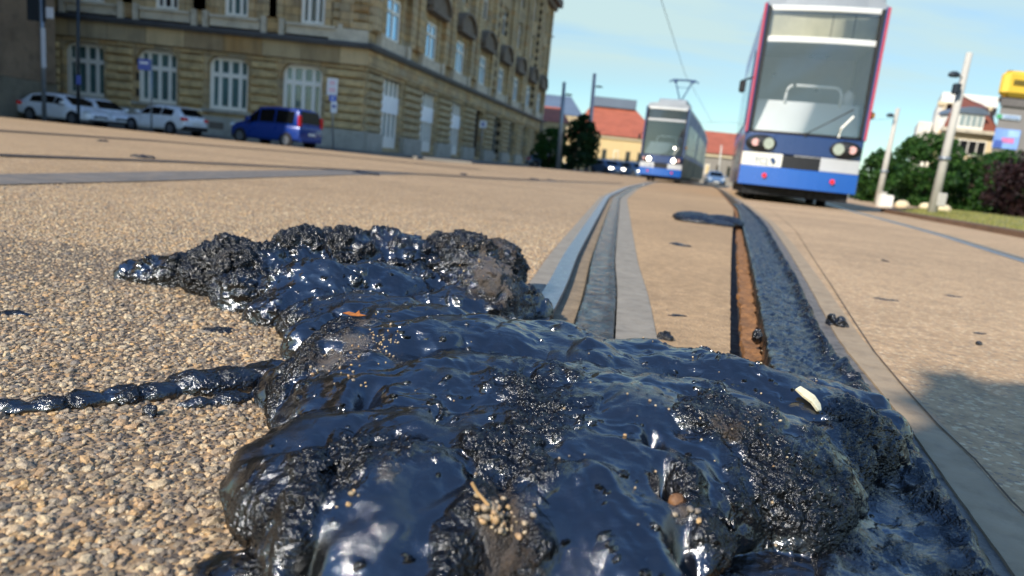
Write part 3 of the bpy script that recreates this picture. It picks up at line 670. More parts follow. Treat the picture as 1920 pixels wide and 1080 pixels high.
# ------------------------------------------------------------------ buildings
STREET_Z = -.15
def sandstone(name, ax, tones, course=.46, length=1.1, soot=.5, gloss=.85):
    """coursed blocks; ax = unit direction of the wall in plan"""
    m, t = newmat(name); P = t.pos()
    dp = t.n('ShaderNodeVectorMath', operation='DOT_PRODUCT'); t.set(dp, 0, P); dp.inputs[1].default_value = (ax[0], ax[1], 0)
    sp = t.n('ShaderNodeSeparateXYZ'); t.set(sp, 0, P)
    cb = t.n('ShaderNodeCombineXYZ'); t.set(cb, 0, dp.outputs['Value']); t.set(cb, 1, sp.outputs[2])
    br = t.n('ShaderNodeTexBrick'); t.set(br, 'Vector', cb); br.inputs['Scale'].default_value = 1
    br.inputs['Brick Width'].default_value = length; br.inputs['Row Height'].default_value = course; br.inputs['Mortar Size'].default_value = .012
    br.inputs['Color1'].default_value = (0, 0, 0, 1); br.inputs['Color2'].default_value = (1, 1, 1, 1); br.inputs['Mortar'].default_value = (.5, .5, .5, 1); br.inputs['Bias'].default_value = 0
    rpo = t.colors(br.outputs[0], tones)
    col = t.mix(t.ramp(t.noise(P, .9, 4), .35, .65, 0, .5), rpo, lin(tones[1]))
    mp = t.n('ShaderNodeMapping'); t.set(mp, 0, P); mp.inputs['Scale'].default_value = (1, 1, .25)
    col = t.mix(t.math('MULTIPLY', t.ramp(t.noise(mp, 1.1, 6, .65), .45, .72), soot), col, lin('4c4336'))
    col = t.mix(br.outputs['Fac'], col, lin('4a4032'))
    b = t.n('ShaderNodeBsdfPrincipled'); t.set(b, 'Base Color', col); b.inputs['Roughness'].default_value = gloss; b.inputs['Specular IOR Level'].default_value = .25
    t.set(b, 'Normal', t.bump(t.math('SUBTRACT', t.noise(P, 14, 4, .6), br.outputs['Fac']), .02)); t.out(b); return m
TON = ('c09c68', 'bba57e', 'a48e6a', 'd2b88c', 'b08a58', 'a4967c', 'c8a874')
M_st = sandstone('sandstone_blocks', (1, 0), TON)
M_fr = sandstone('sandstone_frieze', (1, 0), TON, .98, 2.3)
M_pier = mat('sandstone_course', 'c2a878', .9, var=.28, vs=1.6, bump=.03, bs=10, dirt=('5c503e', .6))
M_pier2 = mat('grey_sandstone_course', 'b09e78', .9, var=.26, vs=1.4, bump=.03, bs=10, dirt=('544a3c', .65))
A_ = Vector((-9.9, 42.0, 0)); B_ = Vector((1.32, 96.0, 0)); D_ = (B_ - A_).normalized(); Nn = Vector((D_.y, -D_.x, 0))
M_ss = sandstone('sandstone_blocks_side', (D_.x, D_.y), ('c8ac7c', 'c2ae88', 'ac9a78', 'd4bc90', 'bc9868', 'aaa088', 'ccb080'))
M_lite = mat('pale_sandstone', 'c8bda6', .85, var=.15, vs=1.2, bump=.01, bs=12, dirt=('5a5040', .5))
M_lead = mat('lead_flashing', '54565a', .6, .2, .12, 2)
M_plin = mat('grey_plinth_stone', 'aaa596', .85, var=.14, vs=1.0, bump=.01, bs=10, dirt=('57503f', .45))
M_wf = mat('white_window_frame', 'eee9dc', .5, var=.05, vs=2)
M_sofr = mat('sooty_stone', '75695a', .9, var=.2, vs=1.5, bump=.02, bs=8)
M_pane = mat('dark_curtained_glass', '4f6c6a', .08, var=.35, vs=.8, spec=.8)
M_pane_d = mat('dark_glass', '15191c', .05, var=.3, vs=.8, spec=.9)
M_pane_b = mat('sky_tinted_glass', '9cc4e2', .04, .75, .10, .5)  # sky blue of the reflection is put into the metallic base colour
M_panel = mat('white_door_panel', 'f0f4f6', .4, var=.05, vs=2)
M_brn = mat('brown_door_wood', '3a2a1e', .6, var=.2, vs=3)
FRONT = lambda s, o, z: (s, 42.0 - o, z)
SIDE = lambda s, o, z: (A_.x + D_.x * s + Nn.x * o, A_.y + D_.y * s + Nn.y * o, z)
def wall_with_holes(b, s0, s1, z0, z1, holes, o0=-.7, o1=0.0):
    """holes sorted along s: (a, c, za, zc)"""
    x = s0
    for (a, c, za, zc) in holes:
        if a > x: b.box(x, a, o0, o1, z0, z1)
        if za > z0: b.box(a, c, o0, o1, z0, za)
        if zc < z1: b.box(a, c, o0, o1, zc, z1)
        x = c
    if x < s1: b.box(x, s1, o0, o1, z0, z1)
def rustic(b, s0, s1, z0, z1, o=.0, course=.5, out=.18):
    z = z0; k = 0
    while z < z1 - .1:
        h = min(course, z1 - z) - .12
        e = random.uniform(-.02, .02)
        b.rings([[(s0 - .02, o - .02, z), (s1 + .02, o - .02, z), (s1 + .02, o - .02, z + h), (s0 - .02, o - .02, z + h)],
                 [(s0 + .0, o + out * .6 + e, z + .01), (s1 - .0, o + out * .6 + e, z + .01), (s1 - .0, o + out * .6 + e, z + h - .01), (s0 + .0, o + out * .6 + e, z + h - .01)],
                 [(s0 + .07, o + out + e, z + .07), (s1 - .07, o + out + e, z + .07), (s1 - .07, o + out + e, z + h - .07), (s0 + .07, o + out + e, z + h - .07)]])
        z += course
def window(fr, parent, s0, s1, z0, z1, cols, rows, depth=.42, fw=.13, pane=None, arch=0.0, name='window', frame_m=None):
    w_ = MB(fr).box(s0, s1, -depth - .06, -depth, z0, z1).build(name, pane or M_pane, parent)
    f = MB(fr); d0, d1 = -depth + .003, -depth + .09
    f.box(s0, s0 + fw, d0, d1, z0, z1); f.box(s1 - fw, s1, d0, d1, z0, z1)
    f.box(s0 + fw, s1 - fw, d0, d1, z0, z0 + fw); f.box(s0 + fw, s1 - fw, d0, d1, z1 - fw, z1)
    for i in range(1, cols):
        x = s0 + (s1 - s0) * i / cols; f.box(x - fw * .45, x + fw * .45, d0, d1 - .01, z0 + fw, z1 - fw)
    for r in rows: f.box(s0 + fw, s1 - fw, d0, d1 + .01, z0 + (z1 - z0) * r - fw * .55, z0 + (z1 - z0) * r + fw * .55)
    f.build('frame', frame_m or M_wf, w_)
    return w_
root = empty('sandstone_building', (-9.9, 42.0, 0)); tag(root, 'grand sandstone corner building with white framed windows and rusticated ground floor', 'building')
# front
W1 = [(c - 1.22, c + 1.22, 1.55, 4.65) for c in (-31.2, -26.8, -22.42, -18.15, -13.72)]
U1 = [(c - .72, c + .72, 6.95, 9.7) for c in (-30.6, -26.2, -21.85, -17.75, -13.25)]
b = MB(FRONT); wall_with_holes(b, -38, -9.95, 0.9, 4.88, W1); wall_with_holes(b, -38, -9.95, 6.3, 10.6, U1)
wall_with_holes(b, -38, -9.95, 10.6, 22, [(a, c, 12.4, 15.6) for a, c, _, _ in U1])
for (a, c, za, zc) in W1:       # rounded upper corners of the openings
    for sgn, x in ((1, a), (-1, c)):
        q = [(x, zc), (x + sgn * .62, zc)] + [(x + sgn * (.62 - .62 * math.sin(t * math.pi / 16)), zc - .62 + .62 * math.cos(t * math.pi / 16)) for t in range(1, 9)]
        q = q if sgn > 0 else q[::-1]
        b.add([(xx, -.38, z) for xx, z in q] + [(xx, -.02, z) for xx, z in q], [tuple(range(len(q)))[::-1], tuple(range(len(q), 2 * len(q)))] + [(i, (i + 1) % len(q), (i + 1) % len(q) + len(q), i + len(q)) for i in range(len(q))])
b.build('wall', M_st, root)
b = MB(FRONT)
ed = [-38] + [x for w_ in W1 for x in (w_[0], w_[1])] + [-9.9]
for i in range(0, len(ed), 2):
    b = MB(FRONT); rustic(b, ed[i] + .22, ed[i + 1] - .22 if i < len(ed) - 2 else -9.95, 1.15, 4.85); b.build('rusticated_pier', M_pier, root)
MB(FRONT).box(-38, -9.8, -.5, .12, 4.885, 5.86).build('frieze', M_fr, root)
MB(FRONT).box(-38, -9.55, -.3, .42, 5.865, 6.0).box(-38, -9.45, -.3, .52, 6.003, 6.14).build('ledge', M_lead, root)
b = MB(FRONT)
for (a, c, za, zc) in U1:
    b = MB(FRONT).box(a - .75, c + .75, .0, .16, 6.3, 6.77); b.box(a - .75, c + .75, .0, .3, 6.773, 6.93); b.build('window_apron', M_lite, root)
    for x in (a - 1.15, c + .85): MB(FRONT).box(x, x + .3, .0, .26, 6.14, 7.1).build('pedestal', M_lite, root)
b = MB(FRONT)
for (a, c, za, zc) in U1:
    for x in (a - .42, c + .06): MB(FRONT).box(x, x + .36, .0, .14, 6.95, 10.2).build('window_jamb', M_st, root)
    for x in (a - 1.75, c + .95): MB(FRONT).box(x, x + .8, .0, .22, 7.12, 18).build('pilaster', M_st, root)
b = MB(FRONT); rustic(b, -12.0, -9.95, 6.9, 20, .02, .5, .14); b.build('quoin', M_st, root)
MB(FRONT).box(-12.2, -9.9, -.2, .2, 6.14, 6.88).build('sill_course', M_lite, root)
b = MB(FRONT)
x = -38
for (a, c, za, zc) in W1 + [(-9.7, -9.7, 0, 0)]:
    b.box(x, -9.7 if a == -9.7 else c + .0, -.2, .22, 0, 1.12) if False else None
b.box(-38, -9.72, -.2, .24, 0, 1.12)
for (a, c, za, zc) in W1: MB(FRONT).box(a - .25, c + .25, -.4, .16, 1.36, 1.54).build('window_sill', M_plin, root)
pl = b.build('plinth', M_plin, root)
b = MB(FRONT)
for (a, c, za, zc) in W1: MB(FRONT).box(a + .28, a + 1.15, .243, .26, .38, .78).build('cellar_grille', M_sofr, pl)
for (a, c, za, zc) in W1: window(FRONT, root, a, c, za, zc, 4, (.66,), .48, .24)
for k, (a, c, za, zc) in enumerate(U1): window(FRONT, root, a, c, za, zc, 3, (.7,), .30, .20, M_pane_d if k % 2 == 0 else M_pane)
for (a, c, za, zc) in U1: window(FRONT, root, a, c, 12.4, 15.6, 2, (.7,), .36, .11, M_pane_d)
# side
BP = 7.1; L_ = 57.2
doors = [(2.45 + BP * i, 5.65 + BP * i) for i in range(8)]
H1 = [(a, c, .3, 4.6) for a, c in doors]
H2 = [(a - .1, a + 2.1, 6.95, 9.5) for a, c in doors]
H3 = [(a - .1, a + 2.1, 12.7, 15.4) for a, c in doors]
H4 = [(a - .1, a + 2.1, 17.0, 19.6) for a, c in doors]
b = MB(SIDE); wall_with_holes(b, .05, L_, 0, 4.88, H1, -.9); wall_with_holes(b, .05, L_, 6.3, 10.6, H2); wall_with_holes(b, .05, L_, 10.6, 16.2, H3); wall_with_holes(b, .05, L_, 16.2, 22, H4)
b.build('wall', M_ss, root)
b = MB(SIDE); ed = [.12] + [x for w_ in H1 for x in (w_[0], w_[1])] + [L_]
for i in range(0, len(ed), 2):
    b = MB(SIDE); rustic(b, ed[i] + (.28 if i else 0), ed[i + 1] - .28, 1.15, 4.85, .0, .5, .24); b.build('rusticated_pier', M_pier2, root)
b = MB(SIDE)
for i in range(0, len(ed), 2): MB(SIDE).box(ed[i] + (.2 if i else -.2), ed[i + 1] - .2, -.1, .34, .0, 1.1).build('plinth', M_plin, root)
MB(SIDE).box(.0, L_ + .1, -.5, .14, 4.885, 5.86).build('frieze', M_ss, root)
MB(SIDE).box(-.4, L_ + .4, -.3, .46, 5.865, 6.0).box(-.5, L_ + .5, -.3, .58, 6.003, 6.14).build('ledge', M_lead, root)
b = MB(SIDE)
for a, c, _, _ in H2:
    MB(SIDE).box(a - .5, c + .5, .0, .3, 6.14, 6.9).build('window_apron', M_lite, root)
    for x in (a - 1.3, c + .8): MB(SIDE).box(x, x + .5, .0, .42, 6.14, 7.0).build('pedestal', M_lite, root)
b = MB(SIDE)
for a, c, _, _ in H2:
    for x in (a - .6, c + .1): MB(SIDE).box(x, x + .5, .0, .12, 6.92, 10.0).build('window_jamb', M_ss, root)
    for x in (a - 2.2, c + 1.2): MB(SIDE).box(x, x + .95, .0, .36, 7.02, 20.6).build('pilaster', M_ss, root)
b = MB(SIDE)
for a, c, _, _ in H2:               # heavy arched hoods over the first floor windows
    b = MB(SIDE); b.box(a - .9, c + .9, .0, .75, 10.02, 10.32)
    m_ = (a + c) / 2; r0 = (c - a) / 2 + .9
    q = [(m_ + r0 * math.cos(math.pi * k / 12), 10.33 + 1.25 * math.sin(math.pi * k / 12)) for k in range(13)]
    b.add([(s, .0, z) for s, z in q] + [(s, .55, z) for s, z in q], [tuple(range(13)), tuple(range(25, 12, -1))] + [(i + 1, i, i + 13, i + 14) for i in range(12)])
    q2 = [(m_ + (r0 + .15) * math.cos(math.pi * k / 12), 10.35 + 1.42 * math.sin(math.pi * k / 12)) for k in range(13)]
    for k in range(12):
        b.add([(q[k][0], .0, q[k][1]), (q[k + 1][0], .0, q[k + 1][1]), (q2[k + 1][0], .0, q2[k + 1][1]), (q2[k][0], .0, q2[k][1]), (q[k][0], .8, q[k][1]), (q[k + 1][0], .8, q[k + 1][1]), (q2[k + 1][0], .8, q2[k + 1][1]), (q2[k][0], .8, q2[k][1])], [(4, 5, 6, 7), (0, 1, 5, 4), (2, 3, 7, 6)])
    b.build('window_hood', M_sofr, root)
MB(SIDE).box(-.3, L_ + .3, -.5, .6, 20.7, 21.3).box(-1, L_ + .9, -.5, 1.15, 21.303, 22.2).build('cornice', M_sofr, root)
b = MB(SIDE); rustic(b, .05, 1.6, 6.9, 20.5, .02, .5, .14); b.build('quoin', M_ss, root)
for i, (a, c, za, zc) in enumerate(H1):
    if i < 3:
        d = MB(SIDE).box(a, c, -.40, -.34, .3, 4.6).build('door', M_pane_d if i == 2 else M_pane, root)
        f = MB(SIDE); d0, d1 = -.337, -.24
        for x in np.linspace(a, c - .34, 5): f.box(x, x + .34, d0, d1, .3, 4.6)
        f.box(a + .1, c - .1, d0, d1 + .03, .297, 1.0)
        f.build('frame', M_wf, d)
        MB(SIDE).box(a + .02, c - .02, -.23, -.16, 2.5, 3.6).build('panel', M_panel, d)
    elif i == 3:
        d = MB(SIDE).box(a, c, -.72, -.66, .3, 4.6).build('door', M_brn, root)
        MB(SIDE).box(a + .1, a + .3, -.657, -.5, .3, 4.6).box(c - .3, c - .1, -.657, -.5, .3, 4.6).box(a + .3, c - .3, -.657, -.5, 3.3, 3.5).build('frame', M_brn, d)
    else:
        window(SIDE, root, a, c, .9, 4.6, 3, (.66,), .55, .16, M_pane_d, frame_m=mat('grey_window_frame', '8d8c84', .5))
        MB(SIDE).box(a, c, -.7, -.2, .0, .88).build('apron', M_plin, root)
for i, (a, c, za, zc) in enumerate(H2): window(SIDE, root, a, c, za, zc, 2, (.68,), .10, .16, M_pane_b)
for h_ in (H3, H4):
    for (a, c, za, zc) in h_: window(SIDE, root, a, c, za, zc, 2, (.68,), .38, .16, M_pane_d)
b = MB(); q = [(-38, 42.7), (-10.3, 42.7), (A_.x + D_.x * 57.1 - .8, A_.y + D_.y * 57.1), (-30, 97)]
b.rings([[(x, y, 0.02) for x, y in q], [(x, y, 22.05) for x, y in q]]); b.build('core', M_sofr, root)

# dark office block; its unseen length and height are shaped to shade the cars
root = empty('office_building', (-26.0, 38.3, 0)); tag(root, 'dark grimy stone building cut by the left edge of the picture', 'building')
M_off = mat('grimy_office_stone', '85705a', .85, var=.22, vs=.6, bump=.02, bs=6, dirt=('3c352d', .6))
M_off2 = mat('grey_office_base', '77705f', .85, var=.15, vs=.8, bump=.02, bs=8, dirt=('453f38', .5))
def OFF(s, o, z): return (-26.0 + o, 38.3 - s, z)      # east wall, s runs towards the camera
hol = [(6.0 + 4.2 * i, 8.0 + 4.2 * i, 2.6, 5.4) for i in range(4)]
b = MB(OFF); wall_with_holes(b, 0, 22.5, 1.9, 7.0, hol, -.8); wall_with_holes(b, 0, 22.5, 7.0, 33, [(a, c, 8.6, 11.4) for a, c, _, _ in hol], -.8)
b.box(.0, 22.5, -34, -.81, .0, 32.9); b.build('wall', M_off, root)
MB(OFF).box(-.05, 22.55, -.8, .10, -.2, 1.88).build('plinth', M_off2, root)
MB(OFF).box(-.2, 22.7, -.8, .32, 6.7, 7.1).build('ledge', M_off2, root)
for (a, c, za, zc) in hol:
    window(OFF, root, a, c, za, zc, 2, (.6,), .4, .12, M_pane_d); window(OFF, root, a, c, 8.6, 11.4, 2, (.6,), .4, .12, M_pane_d)
b = MB(OFF)
for i in range(5): MB(OFF).box(.25 + 4.2 * i, 1.15 + 4.2 * i, .0, .22, 1.9, 6.68).build('pilaster', M_off, root)

# pavement before the facades
b = MB(); b.box(-70, -3.0, 39.4, 41.7, -.25, .0); o = b.build('sidewalk', mat('sidewalk_flags', '7d786e', .85, var=.12, vs=.8, bump=.004, bs=60)); o['kind'] = 'structure'
b = MB(); q = [tuple(A_ + D_ * s + Nn * o)[:2] for s, o in ((0, .5), (75, .5), (75, 4.5), (-2.5, 4.5))]
b.rings([[(x, y, -.25) for x, y in q], [(x, y, .004) for x, y in q]]); o = b.build('sidewalk', mat('sidewalk_flags', '')); o['kind'] = 'structure'
b = MB(); b.add([(-70, 23.4, STREET_Z), (-3.5, 23.4, STREET_Z), (2.6, 60, STREET_Z), (-1.8, 60, STREET_Z), (-4.0, 39.39, STREET_Z), (-70, 39.39, STREET_Z)], [(0, 1, 4, 5), (1, 2, 3, 4)])
o = b.build('street', M_patch); o['kind'] = 'structure'

# orange roofed halls at the end of the street
M_yel = mat('yellow_plaster', 'd9bd86', .85, var=.08, vs=.2, bump=.01, bs=6)
M_tile = mat('orange_tile_roof', 'a65a40', .8, var=.14, vs=.6, bump=.03, bs=6, dirt=('7d4630', .4))
M_groof = mat('grey_metal_roof', '6f7c88', .5, .3, .08, .3)
M_cream = mat('cream_plaster', 'd6c39c', .85, var=.07, vs=.3, bump=.01, bs=6, dirt=('a08d6c', .3))
def hall(label, x0, x1, Y, dep, zw, zr, roof_m, wall_m, wins=8, ridge_in=.0, cap=None):
    r = empty('hall_building', ((x0 + x1) / 2, Y, 0)); tag(r, label, 'building')
    b = MB(); b.box(x0, x1, Y, Y + dep, -.3, zw); b.build('wall', wall_m, r)
    b = MB(); yr = Y + dep * .5; e = .5
    b.add([(x0 - e, Y - e, zw), (x1 + e, Y - e, zw), (x1 + e, Y + dep + e, zw), (x0 - e, Y + dep + e, zw), (x0 + ridge_in, yr, zr), (x1 - ridge_in, yr, zr)], [(0, 1, 5, 4), (1, 2, 5), (2, 3, 4, 5), (3, 0, 4), (0, 3, 2, 1)])
    rf = b.build('roof', roof_m, r)
    if cap: MB().box(x0 + ridge_in * .9, x1 - ridge_in * .9, yr - 2.5, yr + 2.5, zr - .8, zr + .9).build('ridge_cap', cap, rf)
    st = (x1 - x0) / wins
    for i in range(wins):
        a = x0 + st * (i + .3); f = MB().box(a, a + st * .4, Y - .04, Y + .0, zw * .25, zw * .62).build('window', M_sofr if i % 3 else M_wf, r)
        MB().box(a + .1, a + st * .4 - .1, Y - .08, Y - .045, zw * .27, zw * .6).build('pane', M_pane_d if i % 3 else M_yel, f)
    MB().box(x0 - .2, x1 + .2, Y - .25, Y - .003, zw - .5, zw - .02).build('cornice', M_cream, r)
    return r
p0 = atY(1075, 300, 120).x; p1 = atY(1232, 300, 120).x
hall('yellow plaster hall with a broad orange tiled roof behind the far tram', p0, p1, 120, 26, 6.2, 12.6, M_tile, M_yel, 7, 3.5, M_groof)
hall('low cream building with grey roof seen left of the dark tree', atY(985, 300, 150).x, atY(1080, 300, 150).x, 150, 20, 11.0, 15.8, M_groof, M_cream, 6, 2)
hall('small hall with orange roof peeping between the two trams', atY(1318, 300, 105).x, atY(1420, 300, 105).x, 105, 18, 4.4, 8.2, M_tile, mat('grey_plaster', '8e877a', .85), 5, 1)
hall('orange roofed annexe low behind the sandstone corner', atY(990, 300, 100).x, atY(1060, 300, 100).x, 106, 14, 6.6, 9.4, M_tile, M_cream, 4, 1)

# right: cream corner house, grey block with posters, white house behind
def rcol(u, v, Y): return atY(u, v, Y)
root = empty('corner_house', (50.3, 75, 0)); tag(root, 'cream plaster house with brown mansard roof and grey dormer behind the trees', 'building')
M_bt = mat('brown_tile_roof', '7a4534', .8, var=.14, vs=.5, bump=.03, bs=6)
x0 = atY(1768, 250, 75).x; x1 = atY(1866, 250, 75).x; zt = atY(1810, 243, 75).z; zr_ = atY(1815, 196, 75).z
def plan(x0, x1, Y0, Y1, z, i=0.0, k=.992):
    xb = x0 * Y1 / Y0 * k; xc = x1 * Y1 / Y0
    return [(x0 + i, Y0 + i, z), (x1 - i, Y0 + i, z), (xc - i, Y1 - i, z), (xb + i, Y1 - i, z)]
b = MB(); b.rings([plan(x0, x1, 75, 88, -.3), plan(x0, x1, 75, 88, zt)]); b.build('wall', M_cream, root)
b = MB(); b.rings([plan(x0 - .3, x1 + .3, 74.7, 88.3, zt + .003), plan(x0, x1, 75, 88, zr_, 1.2), plan(x0, x1, 75, 88, zr_ + 1.3, 3.0)])
rf = b.build('roof', M_bt, root)
MB().box(x0 - .5, x1 + .5, 74.35, 74.69, zt - .35, zt + .02).build('cornice', M_lite, root)
xm = (x0 + x1) / 2 - .3
d = MB().box(xm - 1.35, xm + 1.35, 74.6, 78, zt + .02, zt + 1.6).build('dormer', M_wf, root)
b = MB(); b.rings([[(xm + 1.6 * math.cos(k * math.pi / 8) * (1), y, zt + 1.6 + .75 * math.sin(k * math.pi / 8)) for k in range(9)] for y in (74.4, 78.2)]); b.build('dormer_roof', M_groof, d)
for i in range(4): MB().box(xm - 1.2 + .62 * i, xm - .72 + .62 * i, 74.55, 74.597, zt + .35, zt + 1.45).build('pane', mat('pale_glass', '9aa8a4', .1, spec=.8), d)
for i in range(4):
    for z in (zt - 2.6, zt - 5.4):
        xx = x0 + .9 + (x1 - x0 - 2.6) * i / 3
        f = MB().box(xx, xx + 1.0, 74.93, 74.997, z, z + 1.6).build('window', M_wf, root); MB().box(xx + .12, xx + .88, 74.9, 74.927, z + .12, z + 1.48).build('pane', M_pane_d, f)
root = empty('white_house', (45, 82, 0)); tag(root, 'tall white house with stepped roofline standing left of the cream house', 'building')
M_whp = mat('white_plaster', 'e2ddd0', .8, var=.05, vs=.4, dirt=('b3a88f', .3))
a0 = atY(1722, 250, 82).x; a1 = atY(1778, 250, 82).x; zt2 = atY(1770, 190, 82).z
b = MB(); b.rings([plan(a0 + 1.6, a1 + 4.2, 82, 92, -.3), plan(a0 + 1.6, a1 + 4.2, 82, 92, zt2)]); b.rings([plan(a0, a0 + 1.59, 82.4, 90, -.3), plan(a0, a0 + 1.59, 82.4, 90, zt2 - 2.4)]); b.rings([plan(a0 + 2.4, a1 + 5.6, 83, 90, zt2 + .003), plan(a0 + 2.4, a1 + 5.6, 83, 90, zt2 + 1.2)]); b.build('wall', M_whp, root)
MB().box(a0 + 1.5, a1 + 4.3, 81.8, 81.99, zt2 - .5, zt2 - .1).build('cornice', M_cream, root)
MB().box(a0 + 2.2, a0 + 3.4, 81.88, 81.985, 0, zt2 - .6).build('bay', M_cream, root)
for i in range(4):
    z = 3.5 + i * 2.3; f = MB().box(a0 + 2.35, a0 + 3.2, 81.83, 81.877, z, z + 1.4).build('window', M_lite, root); MB().box(a0 + 2.47, a0 + 3.08, 81.8, 81.827, z + .1, z + 1.3).build('pane', M_pane_d, f)
root = empty('department_store', (55, 68, 0)); tag(root, 'grey windowless block carrying a blue and pink poster at the right edge', 'building')
g0 = atY(1868, 240, 68).x; zg = atY(1900, 190, 68).z
M_grey = mat('grey_cladding', '86807a', .7, var=.08, vs=.3, bump=.01, bs=5)
b = MB(); b.rings([plan(g0, g0 + 22, 68, 84, -.3, 0, 1.0), plan(g0, g0 + 22, 68, 84, zg, 0, 1.0)]); b.build('wall', M_grey, root)
MB().box(g0 - .15, g0 + 22.1, 67.8, 67.99, zg - .5, zg + .2).build('parapet', mat('grey_parapet', '6b6560', .7), root)
def poster(label, u0, v0, u1, v1, m_, deco):
    a = atY(u0, v0, 67.9); c = atY(u1, v1, 67.9); r = MB().box(a.x, c.x, 67.86, 67.985, c.z, a.z).build('poster', m_); tag(r, label, 'sign')
    for k, (fx0, fx1, fz0, fz1, mm) in enumerate(deco):
        w_ = c.x - a.x; h_ = a.z - c.z
        MB().box(a.x + w_ * fx0, a.x + w_ * fx1, 67.83 - .003 * k, 67.857 - .003 * k, c.z + h_ * fz0, c.z + h_ * fz1).build('printed_area', mm, r)
poster('blue poster with a pink patch on the grey block', 1868, 240, 1906, 281, mat('blue_poster', '7f9fd2', .5, var=.25, vs=.6), [(.3, .8, .3, .55, mat('pink_print', 'd27ba6', .5)), (.02, .35, .03, .4, mat('deep_blue_print', '4d63a8', .5)), (.5, .95, .6, .95, mat('sky_blue_print', 'a3c3e6', .5))])
poster('pale lettered sign strip with a green square above the poster', 1868, 213, 1912, 226, mat('pale_sign', 'b3c0cc', .5, var=.2, vs=2), [(.02, .24, .05, .9, mat('green_print', '4fa06a', .5)), (.34, .95, .35, .65, mat('blue_grey_print', '7a93b8', .5))])
a = atY(1884, 183, 66); root = empty('roof_sign', (a.x + 2, 66, a.z)); tag(root, 'big yellow rounded sign box on the roof of the grey block', 'sign')
M_ys = mat('yellow_sign', 'd9b23a', .5, var=.1, vs=.5); za = atY(1900, 180, 69).z; zb = atY(1905, 137, 69).z
b = MB(); b.cbox(a.x + 1.5, a.x + 7.5, 68.6, 69.8, zg + .5, zb + .2, .4); b.build('box', M_ys, root)
b = MB(); b.cbox(a.x + 2.2, a.x + 3.6, 68.53, 68.58, (zg + zb) / 2 + .2, (zg + zb) / 2 + .7, .02); b.build('emblem', mat('dark_olive_print', '6a5a20', .5), root)
MB().box(a.x + 1.8, a.x + 7, 68.9, 69.6, zg + .003, zg + .49).build('base', M_dark, root)

